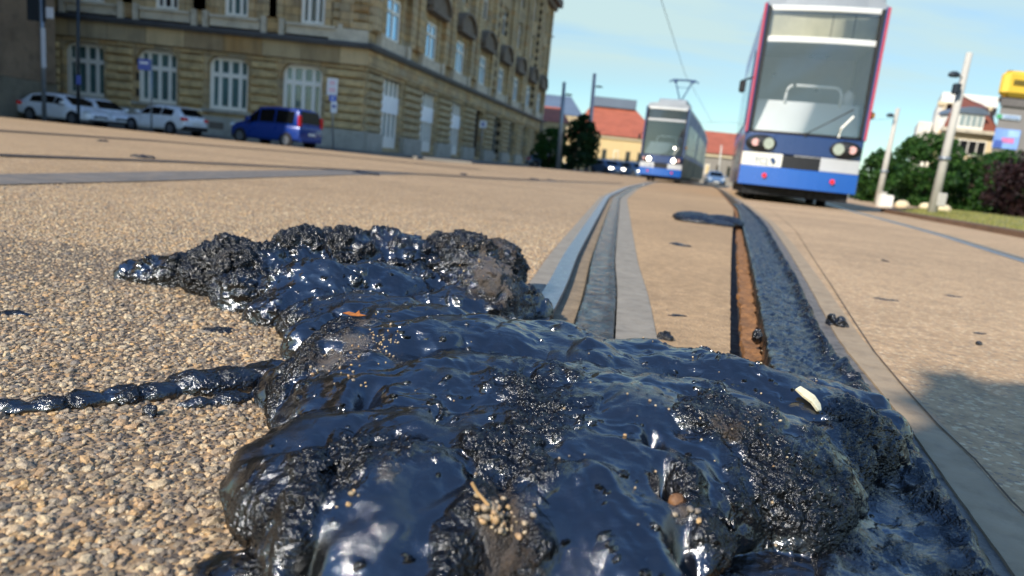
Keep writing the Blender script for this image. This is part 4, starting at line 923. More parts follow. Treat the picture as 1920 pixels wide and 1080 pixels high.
# ------------------------------------------------------------------ cars
STREET_Z = -.15
M_rub = mat('tyre_rubber', '17171a', .85, var=.2, vs=20)
M_rim = mat('alloy_rim', '8c9096', .35, .8, .1, 20)
M_cglass = mat('car_glass', '0a0d10', .2, var=.2, vs=2, spec=.2)
M_red = mat('red_lamp', '9a1418', .25, var=.1, vs=20, emis='c01820', es=.08)
M_lampg = mat('lamp_glass', 'c9d2d8', .12, var=.1, vs=20, spec=.8)
M_blk = mat('black_plastic', '101113', .6, var=.2, vs=15)
M_plate = mat('number_plate', 'd8d8d2', .5, var=.04, vs=30)
def make_car(name, paint, kind):
    r = empty(name)
    if kind == 'van':
        low = [(-2.15, .80, .42, .95), (-2.12, .86, .34, 1.05), (-1.3, .90, .26, 1.10), (0, .90, .24, 1.08), (.9, .90, .24, 1.06), (1.45, .88, .26, 1.02), (2.0, .80, .30, .86), (2.18, .66, .36, .70)]
        cab = [(-2.10, 1.04, .84, 1.06), (-2.02, 1.75, .72, 1.05), (-1.85, 1.82, .70, 1.05), (-.4, 1.86, .70, 1.05), (.35, 1.80, .68, 1.04), (1.30, 1.06, .78, 1.02)]
        wx = (-1.38, 1.38); wr = .32; sidew = [(-1.75, -.72), (-.62, .25), (.33, .95)]
    else:
        low = [(-2.12, .70, .42, .86), (-2.06, .80, .34, .95), (-1.4, .88, .24, .98), (0, .89, .22, .95), (.9, .88, .22, .93), (1.6, .85, .24, .84), (2.05, .74, .28, .70), (2.18, .60, .34, .60)]
        if kind == 'sedan': low[0] = (-2.3, .72, .42, .90); low[1] = (-2.2, .80, .34, .97)
        cab = [(-2.02, .95, .74, .94), (-1.55, 1.36, .62, .95), (-.7, 1.46, .60, .95), (.0, 1.46, .60, .94), (.5, 1.36, .62, .93), (1.15, .92, .74, .91)]
        wx = (-1.30, 1.34); wr = .31; sidew = [(-1.35, -.62), (-.54, .12), (.18, .72)]
    b = MB(); rs = []
    for x, w_, zb, zt in low:
        h = zt - zb
        half = [(w_ * .90, zb), (w_ * .985, zb + .12 * h), (w_, zb + .45 * h), (w_ * .985, zb + .75 * h), (w_ * .93, zt - .04 * h), (w_ * .80, zt)]
        rs.append([(x, y, z) for y, z in half] + [(x, -y, z) for y, z in half[::-1]])
    b.rings(rs); b.build('body', paint, r, True, .03)
    b = MB(); rs = []
    for x, zr, wr_, zb in cab:
        zr = max(zr, zb + .01); wb = .84 if kind != 'van' else .87; d = min(.10, zr - zb)
        half = [(wb, zb - .06), (wr_ + (wb - wr_) * .12, zr - d * .8), (wr_ * .9, zr - .02), (wr_ * .5, zr + .015)]
        rs.append([(x, y, z) for y, z in half] + [(x, -y, z) for y, z in half[::-1]])
    b.rings(rs); c = b.build('cabin', paint, r, True, .02)
    xs = [q[0] for q in cab]
    def side(x, f, s, o=.018):
        zr = np.interp(x, xs, [q[1] for q in cab]); w_ = np.interp(x, xs, [q[2] for q in cab]); zb = np.interp(x, xs, [q[3] for q in cab]); wb = .84 if kind != 'van' else .87
        zt = zr - .1; wt = w_ + (wb - w_) * .14
        return (x, s * (wb + (wt - wb) * f + o), zb - .02 + (zt - zb + .02) * f)
    for s in (1, -1):
        for (a, e) in sidew:
            n = 5; q = [side(a + (e - a) * k / n, .10, s) for k in range(n + 1)] + [side(e + (a - e) * k / n, .93, s) for k in range(n + 1)]
            MB().add(q, [tuple(range(len(q)))[::(1 if s > 0 else -1)]]).build('side_window', M_cglass, r)
    def across(i, j, f0, f1, name):
        x0, z0, w0, b0 = cab[i]; x1, z1, w1, b1 = cab[j]; q = []
        out = -1 if i == 0 else 1
        for f in (f0, f1):
            x = x0 + (x1 - x0) * f; z = max(z0, b0) + (z1 - max(z0, b0)) * f; w_ = (w0 + (w1 - w0) * f) * .86
            q.append((x + out * .02, w_, z + .03)); q.append((x + out * .02, -w_, z + .03))
        MB().add(q, [(0, 1, 3, 2) if out > 0 else (0, 2, 3, 1)]).build(name, M_cglass, r)
    across(0, 1, .12, .92, 'rear_window'); across(len(cab) - 1, len(cab) - 2, .08, .93, 'windscreen')
    xr = low[0][0]; xf = low[-1][0]; wz = low[1][3]
    for s in (1, -1):
        for x in wx:
            wy = s * .89
            MB().tube([(x, wy - s * .02, wr), (x, wy + s * .006, wr)], wr + .065, 20).build('wheel_arch', M_blk, r)
            wh = MB().tube([(x, wy - s * .16, wr), (x, wy + s * .03, wr)], wr, 20).build('wheel', M_rub, r, True, .02)
            b = MB(); b.tube([(x, wy + s * .025, wr), (x, wy + s * .04, wr)], wr * .66, 16); b.tube([(x, wy + s * .038, wr), (x, wy + s * .05, wr)], wr * .2, 10); b.build('rim', M_rim, wh)
        if kind == 'van': MB().cbox(-2.16, -2.02, min(s * .70, s * .885), max(s * .70, s * .885), 1.0, 1.52, .03).build('tail_light', M_red, r)
        else: MB().cbox(-2.13 if kind != 'sedan' else -2.25, -1.90, min(s * .52, s * .85), max(s * .52, s * .85), .76, .92, .03).build('tail_light', M_red, r)
        MB().cbox(1.86, 2.14, min(s * .46, s * .78), max(s * .46, s * .78), .62 if kind != 'van' else .74, .76 if kind != 'van' else .90, .03).build('headlight', M_lampg, r)
        MB().cbox(.72, .95, min(s * .88, s * 1.06), max(s * .88, s * 1.06), .95 if kind != 'van' else 1.08, 1.10 if kind != 'van' else 1.26, .03).build('wing_mirror', paint, r)
        MB().box(-.05, .12, min(s * .895, s * .915), max(s * .895, s * .915), .80, .84).build('handle', paint, r)
    MB().box(xr - .03, xr + .2, -.78, .78, .30, .50).build('rear_bumper', M_blk if kind != 'van' else paint, r, bevel=.03)
    MB().box(xr - .045, xr - .032, -.26, .26, .60 if kind != 'van' else .62, .71 if kind != 'van' else .73).build('number_plate', M_plate, r)
    MB().box(xf - .10, xf + .035, -.62, .62, .22, .34).build('front_bumper', M_blk, r, bevel=.03)
    MB().box(xf - .05, xf + .02, -.40, .40, .42, .54).build('radiator_grille', M_blk, r, bevel=.02)
    MB().box(xf + .022, xf + .034, -.26, .26, .36, .46).build('number_plate', M_plate, r)
    if kind == 'hatch': MB().cbox(-2.0, -1.55, -.58, .58, 1.38, 1.42, .015).build('roof_spoiler', paint, r)
    return r
def paint(name, c): return mat(name, c, .3, .1, .04, .6, coat=.4)
P_blue = paint('blue_car_paint', '05307c'); P_white = paint('white_car_paint', 'e8ebef'); P_dark = paint('dark_car_paint', '20262e')
def put(o, u, v, Y, rz, z=STREET_Z):
    p = atY(u, v, Y); o.location = (p.x, Y, z); o.rotation_euler = (0, 0, R(rz)); return o
CG = 'cars parked along the sandstone building'
van = tag(make_car('parked_van', P_blue, 'van'), 'blue passenger van parked before the corner window of the sandstone building', 'van'); put(van, 516, 262, 34.2, 180 - 21); van.location.z = STREET_Z
hb = tag(make_car('parked_car', P_white, 'hatch'), 'white hatchback seen from behind, left of the blue van', 'car', CG); put(hb, 309, 245, 37.0, 180 - 19)
c1 = tag(make_car('parked_car', P_white, 'sedan'), 'white car nosing towards the street beside the black lamp pole', 'car', CG); put(c1, 124, 225, 35.5, -14)
c2 = tag(copy_tree(c1), 'white saloon half hidden between the black pole and the white hatchback', 'car', CG); put(c2, 186, 228, 37.6, -28)
# traffic with lit headlamps far down the street
M_lit = mat('lit_headlamp', 'ffffff', .3, var=0, emis='fff4dc', es=8)
GF = 'far cars with lit headlamps'
far0 = make_car('parked_car', paint('steel_blue_paint', '5a7390'), 'hatch')
def far_car(o, label, u, Y, rz, group=None, lit=True, z=-.16):
    tag(o, label, 'car', group); put(o, u, 322, Y, rz, z)
    for ch in o.children:
        if lit and ch.name.startswith('headlight'):
            ch.data = ch.data.copy() if ch.data.users > 1 else ch.data; ch.data.materials.clear(); ch.data.materials.append(M_lit)
protos = [far0] + [copy_tree(far0) for _ in range(4)]
far_car(protos[0], 'far car with lit lamps beside the dark tree, leftmost of the row', 1138, 66, -70, GF)
far_car(protos[1], 'far car with lit lamps, second in the row left of the far tram', 1163, 68, -68, GF)
far_car(protos[2], 'far car with lit lamps closest to the front of the far tram', 1188, 66, -66, GF)
far_car(protos[3], 'unlit car standing under the green bush left of the dark tree', 1022, 74, 10, None, False)
far_car(protos[4], 'dark car between the two trams', 1342, 70, -100, None, False)
for o in (protos[3], protos[4]):
    for ch in o.children:
        if ch.name.startswith('headlight'):
            ch.data = ch.data.copy(); ch.data.materials.clear(); ch.data.materials.append(M_lampg)

# ------------------------------------------------------------------ trams
M_tb = mat('tram_blue_paint', '0b55a8', .25, .1, .05, .8, coat=.9)
M_tdb = mat('tram_navy_paint', '1b3566', .3, .1, .06, .8, coat=.8)
M_cre = mat('tram_cream_panel', 'd5d2c4', .4, var=.05, vs=2)
M_tg = mat('tram_grey_panel', 'b3b4b3', .4, var=.05, vs=2)
M_twh = mat('tram_white_band', 'd2d2cc', .35, var=.05, vs=2)
M_troof = mat('tram_roof_grey', '8f9498', .5, .2, .08, 2)
M_tred = mat('red_edge_paint', 'ad3446', .35, var=.06, vs=2, coat=.5)
M_brown = mat('tram_brown_side', '6d4647', .3, .1, .12, 1.0, coat=.7)
M_tside = mat('tram_grey_green_side', '4a524c', .6, .0, .15, .7, spec=.15)
M_tup = mat('tram_sky_tinted_side', '3e5a8c', .5, .0, .12, .8, spec=.2)  # blue of the mirrored sky put into the upper side colour
M_swin2 = mat('tram_dull_side_glass', '35506e', .3, .0, .15, .6, spec=.3)  # matt blue glass with weak gloss
M_lav = mat('tram_lavender_side', '5d6aa8', .35, .1, .08, 1.0, coat=.3)
M_under = mat('tram_underframe', '0b0b0c', .8, var=.2, vs=5)
M_swin = mat('tram_side_glass', '1d3558', .05, .25, .12, .5)
M_tgl = glass('tram_windscreen_glass', 'f6f8fa', .80)
M_sgl = glass('tram_sign_glass', 'e4e6e2', .90)
M_cabw = mat('white_cab_parts', 'f2f2ee', .5, var=.03, vs=3)
M_cabg = mat('cab_interior_grey', 'c6cace', .7, var=.12, vs=1.5)
M_cabd = mat('dark_cab_interior', '3a4048', .7, var=.1, vs=1.5)
M_tgl2 = glass('tram_dusky_windscreen', 'a9b4ba', .90)
M_bei = mat('blank_sign_blind', 'd6cfb6', .7, var=.12, vs=4)
M_rlamp = mat('glowing_red_reflector', 'd0222a', .3, var=.05, emis='e02430', es=.15)  # reflector gives off a faint red glow of its own
M_hl = mat('headlamp_reflector', 'b9b7ab', .12, .6, .15, 14)
M_pinkl = mat('pink_lamp_glass', 'd6a49c', .2, var=.1, vs=20)
def make_tram(label, lit, panto, low_m, top_m, secs, post_m):
    """front at y = 0 facing -y; body goes along +y; secs = list of section lengths with bends in degrees"""
    r = empty('tram'); tag(r, label, 'tram')
    W = 1.10; B = lambda: MB()
    L0 = secs[0][0]
    b = B()
    for s in (-1, 1): b.box(min(s * W, s * (W - .06)), max(s * W, s * (W - .06)), .16, L0, .34, 1.20)
    b.box(-W + .061, W - .061, .2, L0, .30, .36); b.box(-W + .061, W - .061, L0 - .06, L0, .361, 3.4)
    b.build('side_panel', low_m, r)
    b = B()
    for s in (-1, 1): b.box(min(s * W, s * (W - .06)), max(s * W, s * (W - .06)), .16, L0, 1.203, 3.3)
    b.build('upper_side', top_m, r)
    for s in (-1, 1):
        y = .75
        while y < L0 - 1.2:
            w_ = min(1.75, L0 - .4 - y); B().box(min(s * (W + .001), s * (W + .018)), max(s * (W + .001), s * (W + .018)), y, y + w_ - .1, 1.42, 2.75).build('side_window', M_swin2 if lit else M_swin, r); y += w_
    b = B(); prof = [(-W + .0, 3.302), (-W + .02, 3.46), (-W + .2, 3.60), (-.45, 3.66), (.45, 3.66), (W - .2, 3.60), (W - .02, 3.46), (W, 3.302)]
    b.rings([[(x, .10, z) for x, z in prof], [(x, L0, z) for x, z in prof]]); b.build('roof', M_troof, r)
    b = B(); b.cbox(-.75, .75, 1.6, 4.4, 3.662, 3.98, .06); b.build('roof_equipment', M_troof, r)
    for s in (-1, 1): B().box(min(s * W, s * (W - .075)), max(s * W, s * (W - .075)), .0, .158, 1.22, 3.44).build('corner_post', M_tdb, r, bevel=.02)
    for s in (-1, 1): MB().box(min(s * (W + .002), s * (W - .045)), max(s * (W + .002), s * (W - .045)), -.012, .05, 1.23, 3.43).build('edge_strip', post_m, r, bevel=.01)
    # skirt: bumper with a rounded front
    def bow(z0, z1, hw, y0, bulge, name, m, x0=None, x1=None, parent=None, th=.14):
        x0 = -hw if x0 is None else x0; x1 = hw if x1 is None else x1; n = 12
        f = [(x0 + (x1 - x0) * k / n) for k in range(n + 1)]
        ring = [(x, y0 - bulge * (1 - (x / hw) ** 2)) for x in f]; back = [(x, y + th) for x, y in ring[::-1]]
        q = ring + back
        return B().rings([[(x, y, z0) for x, y in q], [(x, y, z1) for x, y in q]]).build(name, m, parent or r, False, .012)
    bow(.30, .64, 1.09, .03, .16, 'bumper', M_tb)
    bow(.645, .88, 1.08, .04, .13, 'front_panel', M_cre if not lit else M_tg, -1.08, -.33)
    bow(.645, .88, 1.08, .04, .13, 'front_panel', M_tg, .36, 1.08)
    g = bow(.60, .86, 1.08, .05, .13, 'radiator_grille', M_blk, -.33, .36)
    bow(.885, 1.225, 1.08, .045, .12, 'headlamp_band', M_tdb)
    bow(1.229, 1.275, 1.05, .05, .10, 'window_ledge', M_blk, th=.10)
    # badge on the cream panel
    try:
        cu = bpy.data.curves.new('lettering', 'FONT'); cu.body = 'TC2'; cu.size = .15; cu.extrude = .002
        t_ = bpy.data.objects.new('lettering', cu); COL.objects.link(t_); t_.parent = r; cu.materials.append(mat('faded_grey_print', '9aa3ab', .5))
        t_.location = (-.86, -.052, .705); t_.rotation_euler = (R(90), 0, R(-9)); bpy.context.view_layer.update(); mm_ = bpy.data.meshes.new_from_object(t_.evaluated_get(bpy.context.evaluated_depsgraph_get())); t2_ = bpy.data.objects.new('printed_text', mm_); COL.objects.link(t2_); t2_.parent = r; t2_.location = t_.location; t2_.rotation_euler = t_.rotation_euler; bpy.data.objects.remove(t_); t2_.name = 'lettering'
        B().add([(-.50 + dx, -.098, .755 + dz) for dx, dz in ((-.06, .03), (0, .055), (.05, -.0), (.02, -.06), (-.03, -.03))], [(0, 1, 2, 3, 4)]).build('emblem', mat('dark_blue_print', '2a4468', .5), r)
    except Exception as e: print('text', e)
    for s in (-1, 1):
        pod = B(); pod.sphere((s * .76, -.02, 1.045), (.30, .10, .15), 20, 10); pd = pod.build('headlamp_pod', M_blk, r, True)
        B().tube([(s * .63, -.10, 1.045), (s * .63, -.135, 1.045)], .098, 20).build('headlight', M_lit if lit else M_hl, pd)
        B().tube([(s * .88, -.075, 1.05), (s * .88, -.115, 1.05)], .066, 16).build('tail_light', M_pinkl, pd)
        B().tube([(s * .62, -.07, .485), (s * .62, -.135, .485)], .042, 14).build('reflector', M_rlamp, r)
    # windscreen
    def pane(z0, z1, y0, bulge, name, m, hw=1.02, lean=.0):
        n = 14; v = []
        for z, yo in ((z0, 0), (z1, lean)):
            v += [(-hw + 2 * hw * k / n, y0 + yo - bulge * (1 - ((-hw + 2 * hw * k / n) / 1.08) ** 2), z) for k in range(n + 1)]
        return B().add(v, [(k, k + 1, k + n + 2, k + n + 1) for k in range(n)]).build(name, m, r, True)
    pane(1.28, 2.80, .045, .10, 'windscreen', M_tgl2 if lit else M_tgl, 1.0, .03)
    for s in (-1, 1): B().box(min(s * .965, s * 1.022), max(s * .965, s * 1.022), .02, .12, 1.28, 3.40).build('window_frame', M_blk, r)
    bow(2.80, 2.90, 1.05, .08, .10, 'front_band', M_tg if lit else M_twh, th=.12)
    pane(2.905, 3.325, .08, .09, 'destination_glass', M_sgl, .96, .03)
    B().box(-.98, .98, .15, .18, 2.90, 3.34).build('destination_sign', M_bei if not lit else M_blk, r)
    if not lit:
        B().box(.16, .175, .143, .148, 2.91, 3.33).box(.55, .565, .143, .148, 2.91, 3.33).build('blind_seam', M_sofr, r)
    bow(3.33, 3.42, 1.06, .10, .09, 'front_band', M_twh, th=.14)
    bow(3.425, 3.60, 1.02, .14, .08, 'roof_front', M_troof, th=.2)
    # cab seen through the glass
    b = B(); b.add([(-.96, .12, 1.28), (.96, .12, 1.28), (.96, .50, 1.86), (-.96, .50, 1.86), (-.96, .12, 1.1), (.96, .12, 1.1), (.96, .50, 1.1), (-.96, .50, 1.1)], [(0, 1, 2, 3), (4, 7, 6, 5), (0, 4, 5, 1), (1, 5, 6, 2), (2, 6, 7, 3), (3, 7, 4, 0)])
    b.build('reflection_panel', M_cabg if lit else M_cabw, r)  # slanted panel; its pale colour stands in for the reflection in the glass
    hp = [(-.42, .46, 1.80), (-.42, .46, 2.0)] + [(-.42 + .14 * (1 - math.cos(k * math.pi / 8)), 0.46, 2.0 + .14 * math.sin(k * math.pi / 8)) for k in range(1, 5)]
    hp = hp + [(-x + .18, y, z) for x, y, z in hp[::-1]]
    B().tube(hp, .026, 8).build('handrail', M_cabw, r, True)
    B().box(-1.03, 1.03, 2.2, 2.26, .4, 3.2).build('cab_wall', M_cabd if lit else M_cabg, r)
    B().box(-1.03, 1.03, .26, 2.2, 2.9, 2.95).build('cab_ceiling', M_cabg, r)
    hd = B(); hd.sphere((.78, .75, 1.98), (.12, .09, .17), 12, 8); hd.tube([(.78, .78, 1.1), (.78, .78, 1.9)], .09, 8); hd.build('driver_seat', M_cabw, r, True)
    for (x, z) in ((-.1, 2.64), (.2, 2.64), (-.72, 2.28), (-.3, 2.12), (.1, 2.06)):
        B().sphere((x, .30, z), .032, 8, 6).tube([(x, .30, z), (x + .03, .62, z + .08)], .008, 5).build('mirror_knob', M_blk, r)
    B().tube([(.02, -.075, 1.27), (.40, -.07, 1.50), (.78, -.045, 1.74)], .012, 6).tube([(.02, -.075, 1.27), (.0, -.08, 1.22)], .03, 8).build('wiper', M_blk, r)
    B().tube([(.60, -.055, 1.25), (.62, -.055, 1.40), (.80, -.035, 1.62)], .022, 6).build('wiper_arm', M_cre, r)
    # under the body
    b = B(); b.box(-.98, .98, .12, L0 - .2, .14, .30); u = b.build('underframe', M_under, r)
    for y in (1.5, 3.2):
        for s in (-1, 1): B().tube([(s * .66, y, .30), (s * .80, y, .30)], .30, 18).build('wheel', M_under, r, True)
    mb = B(); mb.tube([(-1.08, .2, 2.2), (-1.27, .05, 2.12)], .018, 6); mb.cbox(-1.34, -1.22, .0, .08, 1.90, 2.12, .03); mb.build('mirror', M_blk, r)
    mb = B(); mb.cbox(1.10, 1.2, .12, .25, 1.62, 1.74, .03); mb.build('indicator', mat('orange_indicator', 'c78a3a', .4), r)
    if lit:
        B().tube([(.60, -.08, 1.62), (.60, -.1, 1.62)], .05, 12).build('cab_lamp', M_lit, r)
    # following sections
    p = Vector((0, L0, 0)); a = 0.0
    for L, bend in secs[1:]:
        a += R(bend); d = Vector((math.sin(a), math.cos(a), 0)); nrm = Vector((d.y, -d.x, 0)); q = p + d * .35
        fr = lambda x, y, z, q=q, d=d, nrm=nrm: tuple(q + d * y + nrm * x + Vector((0, 0, z)))
        MB(lambda x, y, z, p=p, d=d, nrm=nrm: tuple(p + d * y + nrm * x + Vector((0, 0, z)))).box(-.95, .95, -.1, .45, .35, 3.3).build('bellows', M_blk, r)
        sc = MB(fr).box(-W, W, 0, L, .34, 1.2).build('side_panel', low_m, r)
        MB(fr).box(-W, W, 0, L, 1.203, 3.3).build('upper_side', top_m, r)
        MB(fr).rings([[(x, 0, z) for x, z in prof], [(x, L, z) for x, z in prof]]).build('roof', M_troof, r)
        MB(fr).cbox(-.7, .7, L * .25, L * .75, 3.662, 3.95, .06).build('roof_equipment', M_troof, r)
        MB(fr).box(-.95, .95, .1, L - .1, .12, .30).build('underframe', M_under, r)
        for s in (-1, 1):
            y = .3
            while y < L - .8:
                w_ = min(1.7, L - .2 - y); MB(fr).box(min(s * (W + .001), s * (W + .018)), max(s * (W + .001), s * (W + .018)), y, y + w_ - .1, 1.42, 2.75).build('side_window', M_swin2 if lit else M_swin, r); y += w_
        p = q + d * L
    if panto:
        pt = B(); y = 5.2; M_pn = mat('pantograph_steel', '1f3f68', .5, .1)
        pt.box(-.5, .5, y - .3, y + .5, 3.98, 4.04); pt.tube([(0, y + .3, 4.02), (0, y - .1, 4.32)], .05, 8)
        pt.tube([(-.05, y - .1, 4.30), (-.50, y + .3, 5.32)], .035, 6); pt.tube([(.05, y - .1, 4.30), (.50, y + .3, 5.32)], .035, 6)
        pt.tube([(-.34, y + .16, 4.98), (.34, y + .16, 4.98)], .015, 6)
        pt.build('pantograph', M_pn, r, True)
        pt = B(); pt.tube([(-.85, y + .3, 5.26), (-.62, y + .3, 5.38), (.62, y + .3, 5.38), (.85, y + .3, 5.26)], .04, 6); pt.tube([(-.62, y + .52, 5.38), (.62, y + .52, 5.38)], .03, 6)
        for s in (-1, 1): pt.box(s * .5 - .1, s * .5 + .1, y + .22, y + .58, 5.26, 5.36)
        pt.build('contact_bar', M_pn, r)
    return r
T1 = make_tram('nearest blue and white tram standing across the bitumen, sign blank', False, False, M_brown, M_lav, [(6.2, 0), (7.0, 3), (7.5, 3)], M_tred)
T1.rotation_euler = (0, 0, R(-15.0)); p = atY(1381, 346, 13.35); T1.location = (p.x + 1.1 * .96 * math.cos(R(15)), 13.35 - 1.1 * .96 * math.sin(R(15)), -.02); T1.scale = (.96, 1, 1.05)
T2 = make_tram('far blue tram with lit headlamps and raised pantograph', True, True, M_tside, M_tup, [(7.5, 0), (8.0, -1), (8.5, -1)], M_tdb)
T2.rotation_euler = (0, 0, R(-17.6)); T2.location = (6.45, 33.2, -.02); T2.scale = (.92, 1, 1.02)

# ------------------------------------------------------------------ trees
def leaf_mat(name, c1, c2, c3):
    m, t = newmat(name); r = t.n('ShaderNodeNewGeometry').outputs['Random Per Island']
    rpo = t.colors(r, (c1, c2, c3))
    b = t.n('ShaderNodeBsdfPrincipled'); t.set(b, 'Base Color', rpo); b.inputs['Roughness'].default_value = .55; b.inputs['Specular IOR Level'].default_value = .3
    tl = t.n('ShaderNodeBsdfTranslucent'); t.set(tl, 0, rpo); mx = t.n('ShaderNodeMixShader', i_0=.3); t.set(mx, 1, b); t.set(mx, 2, tl); t.out(mx.outputs[0]); return m
M_lg = leaf_mat('green_leaves', '1b3815', '2c501c', '46682b')
M_dg = leaf_mat('dark_green_leaves', '12281a', '1c3b1f', '2b4d26')
M_pl = leaf_mat('purple_leaves', '1e1214', '2c1a1c', '3c2422')
M_bark = mat('bark', '4a3b2e', .9, var=.25, vs=8, bump=.02, bs=30)
def tree(name, label, cat, x, y, h, w, leaf, seed, shape='round', n=5200, ls=.16, trunk=True, group=None, z0=-.16, crown_base=.12):
    g = np.random.default_rng(seed); r = empty(name, (x, y, z0)); tag(r, label, cat, group)
    ncl = 46; C = []; Rr = []
    for i in range(ncl):
        f = g.random(); a = g.uniform(0, 2 * np.pi)
        if shape == 'cone': rad = w / 2 * (1 - f) ** .75 * (1 + .1 * g.normal()); zz = h * (.06 + .92 * f)
        elif shape == 'column': rad = w / 2 * math.sin(math.pi * min(.97, f * .82 + .15)) ** .6; zz = h * (.05 + .9 * f)
        else: rad = w / 2 * math.sqrt(max(.05, 1 - (1.9 * f - .95) ** 2)); zz = h * (crown_base + (.94 - crown_base) * f)
        q = rad * g.uniform(.35, .92) ; C.append((q * math.cos(a), q * math.sin(a), zz)); Rr.append(w * g.uniform(.09, .19))
    C = np.array(C); Rr = np.array(Rr); k = g.integers(0, ncl, n)
    d = g.normal(size=(n, 3)); d /= np.linalg.norm(d, axis=1)[:, None]
    P = C[k] + d * (Rr[k] * g.uniform(.55, 1.08, n) ** .6)[:, None] * np.array([1, 1, .8])
    P[:, 2] = np.maximum(P[:, 2], .12)
    s = ls * g.uniform(.5, 1.3, n)
    u = g.normal(size=(n, 3)); u /= np.linalg.norm(u, axis=1)[:, None]; v = np.cross(u, g.normal(size=(n, 3))); v /= np.linalg.norm(v, axis=1)[:, None]
    V = np.stack([P - u * s[:, None], P - v * s[:, None] * .55, P + u * s[:, None], P + v * s[:, None] * .55], 1).reshape(-1, 3)
    np_mesh('crown', V, np.arange(4 * n).reshape(-1, 4), leaf, r, False)
    b = MB(); tr = max(.05, w * .035); zt = h * .8
    pts = [Vector((x, y, z0 - .05)), Vector((x + g.normal() * .05 * w, y, z0 + zt * .4)), Vector((x + g.normal() * .06 * w, y + g.normal() * .05 * w, z0 + zt))]
    b.tube(pts, [tr, tr * .75, tr * .25], 8)
    for i in range(7):
        f = .3 + .6 * i / 7; base = pts[0].lerp(pts[2], f); c = C[g.integers(0, ncl)]
        b.tube([base, base.lerp(Vector((x + c[0], y + c[1], z0 + c[2])), .5) + Vector((0, 0, .1)), Vector((x + c[0], y + c[1], z0 + c[2]))], [tr * .45, tr * .3, tr * .1], 5)
    b.build('trunk', M_bark, r, True); return r
def tpos(u, v, Y): p = atY(u, v, Y); return p.x, Y
def tree_px(name, label, cat, u, vtop, wpx, Y, leaf, seed, **k):
    p = atY(u, hz(u), Y); top = atY(u + 12, vtop, Y)
    return tree(name, label, cat, p.x, Y, top.z + .16, wpx * Y / FPX * 1.0, leaf, seed, **k)
tree_px('conifer_tree', 'dark green cone shaped tree standing left of the far tram', 'tree', 1083, 216, 70, 62, M_dg, 1, shape='column', n=6500, ls=.17)
tree_px('green_bush', 'light green bush by the corner of the sandstone building', 'bush', 1028, 240, 62, 72, M_lg, 2, n=4500, ls=.17, crown_base=.04)
GT = 'trees in the park on the right'
tree_px('park_tree', 'green tree farthest back, peeping between the near tram and the tallest tree', 'tree', 1672, 296, 90, 54, M_dg, 9, n=5200, ls=.14, group=GT, crown_base=.03)
tree_px('park_tree', 'green tree filling the gap right of the thick mast', 'tree', 1812, 296, 110, 47, M_lg, 10, n=7000, ls=.13, group=GT, crown_base=.03)
tree_px('park_tree', 'green tree just right of the near tram, behind the thin lamp mast', 'tree', 1640, 284, 86, 44, M_lg, 3, n=5200, ls=.13, group=GT, crown_base=.04)
tree_px('park_tree', 'tallest broad green tree between the two masts on the right', 'tree', 1722, 252, 128, 46, M_lg, 4, n=9000, ls=.13, group=GT, crown_base=.04)
tree_px('park_tree', 'lower dark green tree tucked behind the thick mast', 'tree', 1775, 300, 110, 52, M_dg, 5, n=5200, ls=.14, group=GT, crown_base=.04)
tree_px('park_tree', 'bright green spreading tree left of the purple tree', 'tree', 1868, 286, 135, 50, M_lg, 6, n=9000, ls=.13, group=GT, crown_base=.04)
tree_px('park_tree', 'green tree behind the purple tree at the right edge', 'tree', 1945, 290, 120, 55, M_lg, 8, n=7000, ls=.14, group=GT, crown_base=.04)
tree_px('purple_tree', 'dark purple leaved tree at the right edge of the picture', 'tree', 1916, 300, 150, 36, M_pl, 7, n=7000, ls=.11, crown_base=.16)
for i, (u, vt, w_, Y, lab) in enumerate([(1625, 352, 60, 60, 'low dark hedge right of the near tram under the park trees'), (1720, 358, 110, 62, 'low dark hedge behind the foot of the two masts'), (1850, 372, 150, 58, 'low dark hedge under the bright green tree'), (1960, 372, 120, 44, 'low dark hedge under the purple tree')]):
    tree_px('hedge', lab, 'hedge', u, vt, w_, Y, M_dg, 30 + i, n=3000, ls=.17, crown_base=.02)

# lawn and kerb on the right
strip('lawn', lambda q: eK(q) + .30, lambda q: eK(q) * 0 + 140, .03, mat('lawn', '878252', .9, var=.2, vs=.8, bump=.02, bs=40, dirt=('a99a5c', .6)), walls=.2)
M_kerb = mat('rusty_brown_kerb', '6b513c', .85, var=.2, vs=3, bump=.004, bs=60)
k_ = strip('kerb', eK, lambda q: eK(q) + .30, .07, M_kerb, walls=.2, kind=None); tag(k_, 'long brown stained kerb stone between the paving and the lawn', 'kerb')
G_ = []; gx = []; n = 9000
Yg = rng.uniform(9, 40, n); Xg = eK(Yg) + .35 + rng.exponential(2.2, n); hh = rng.uniform(.03, .09, n); a = rng.uniform(0, 6.28, n)
dx = np.cos(a) * .012; dy = np.sin(a) * .012; lx = rng.normal(0, .02, n)
V = np.stack([np.stack([Xg - dx, Yg - dy, 0 * Xg + .02], 1), np.stack([Xg + dx, Yg + dy, 0 * Xg + .02], 1), np.stack([Xg + lx, Yg, .03 + hh], 1)], 1).reshape(-1, 3)
o = np_mesh('grass', V, np.arange(3 * n).reshape(-1, 3), leaf_mat('grass_blades', '6f7540', '8d8c4c', 'a89b5c'), None, False); tag(o, 'short dry grass blades along the kerb', 'grass', kind='stuff')

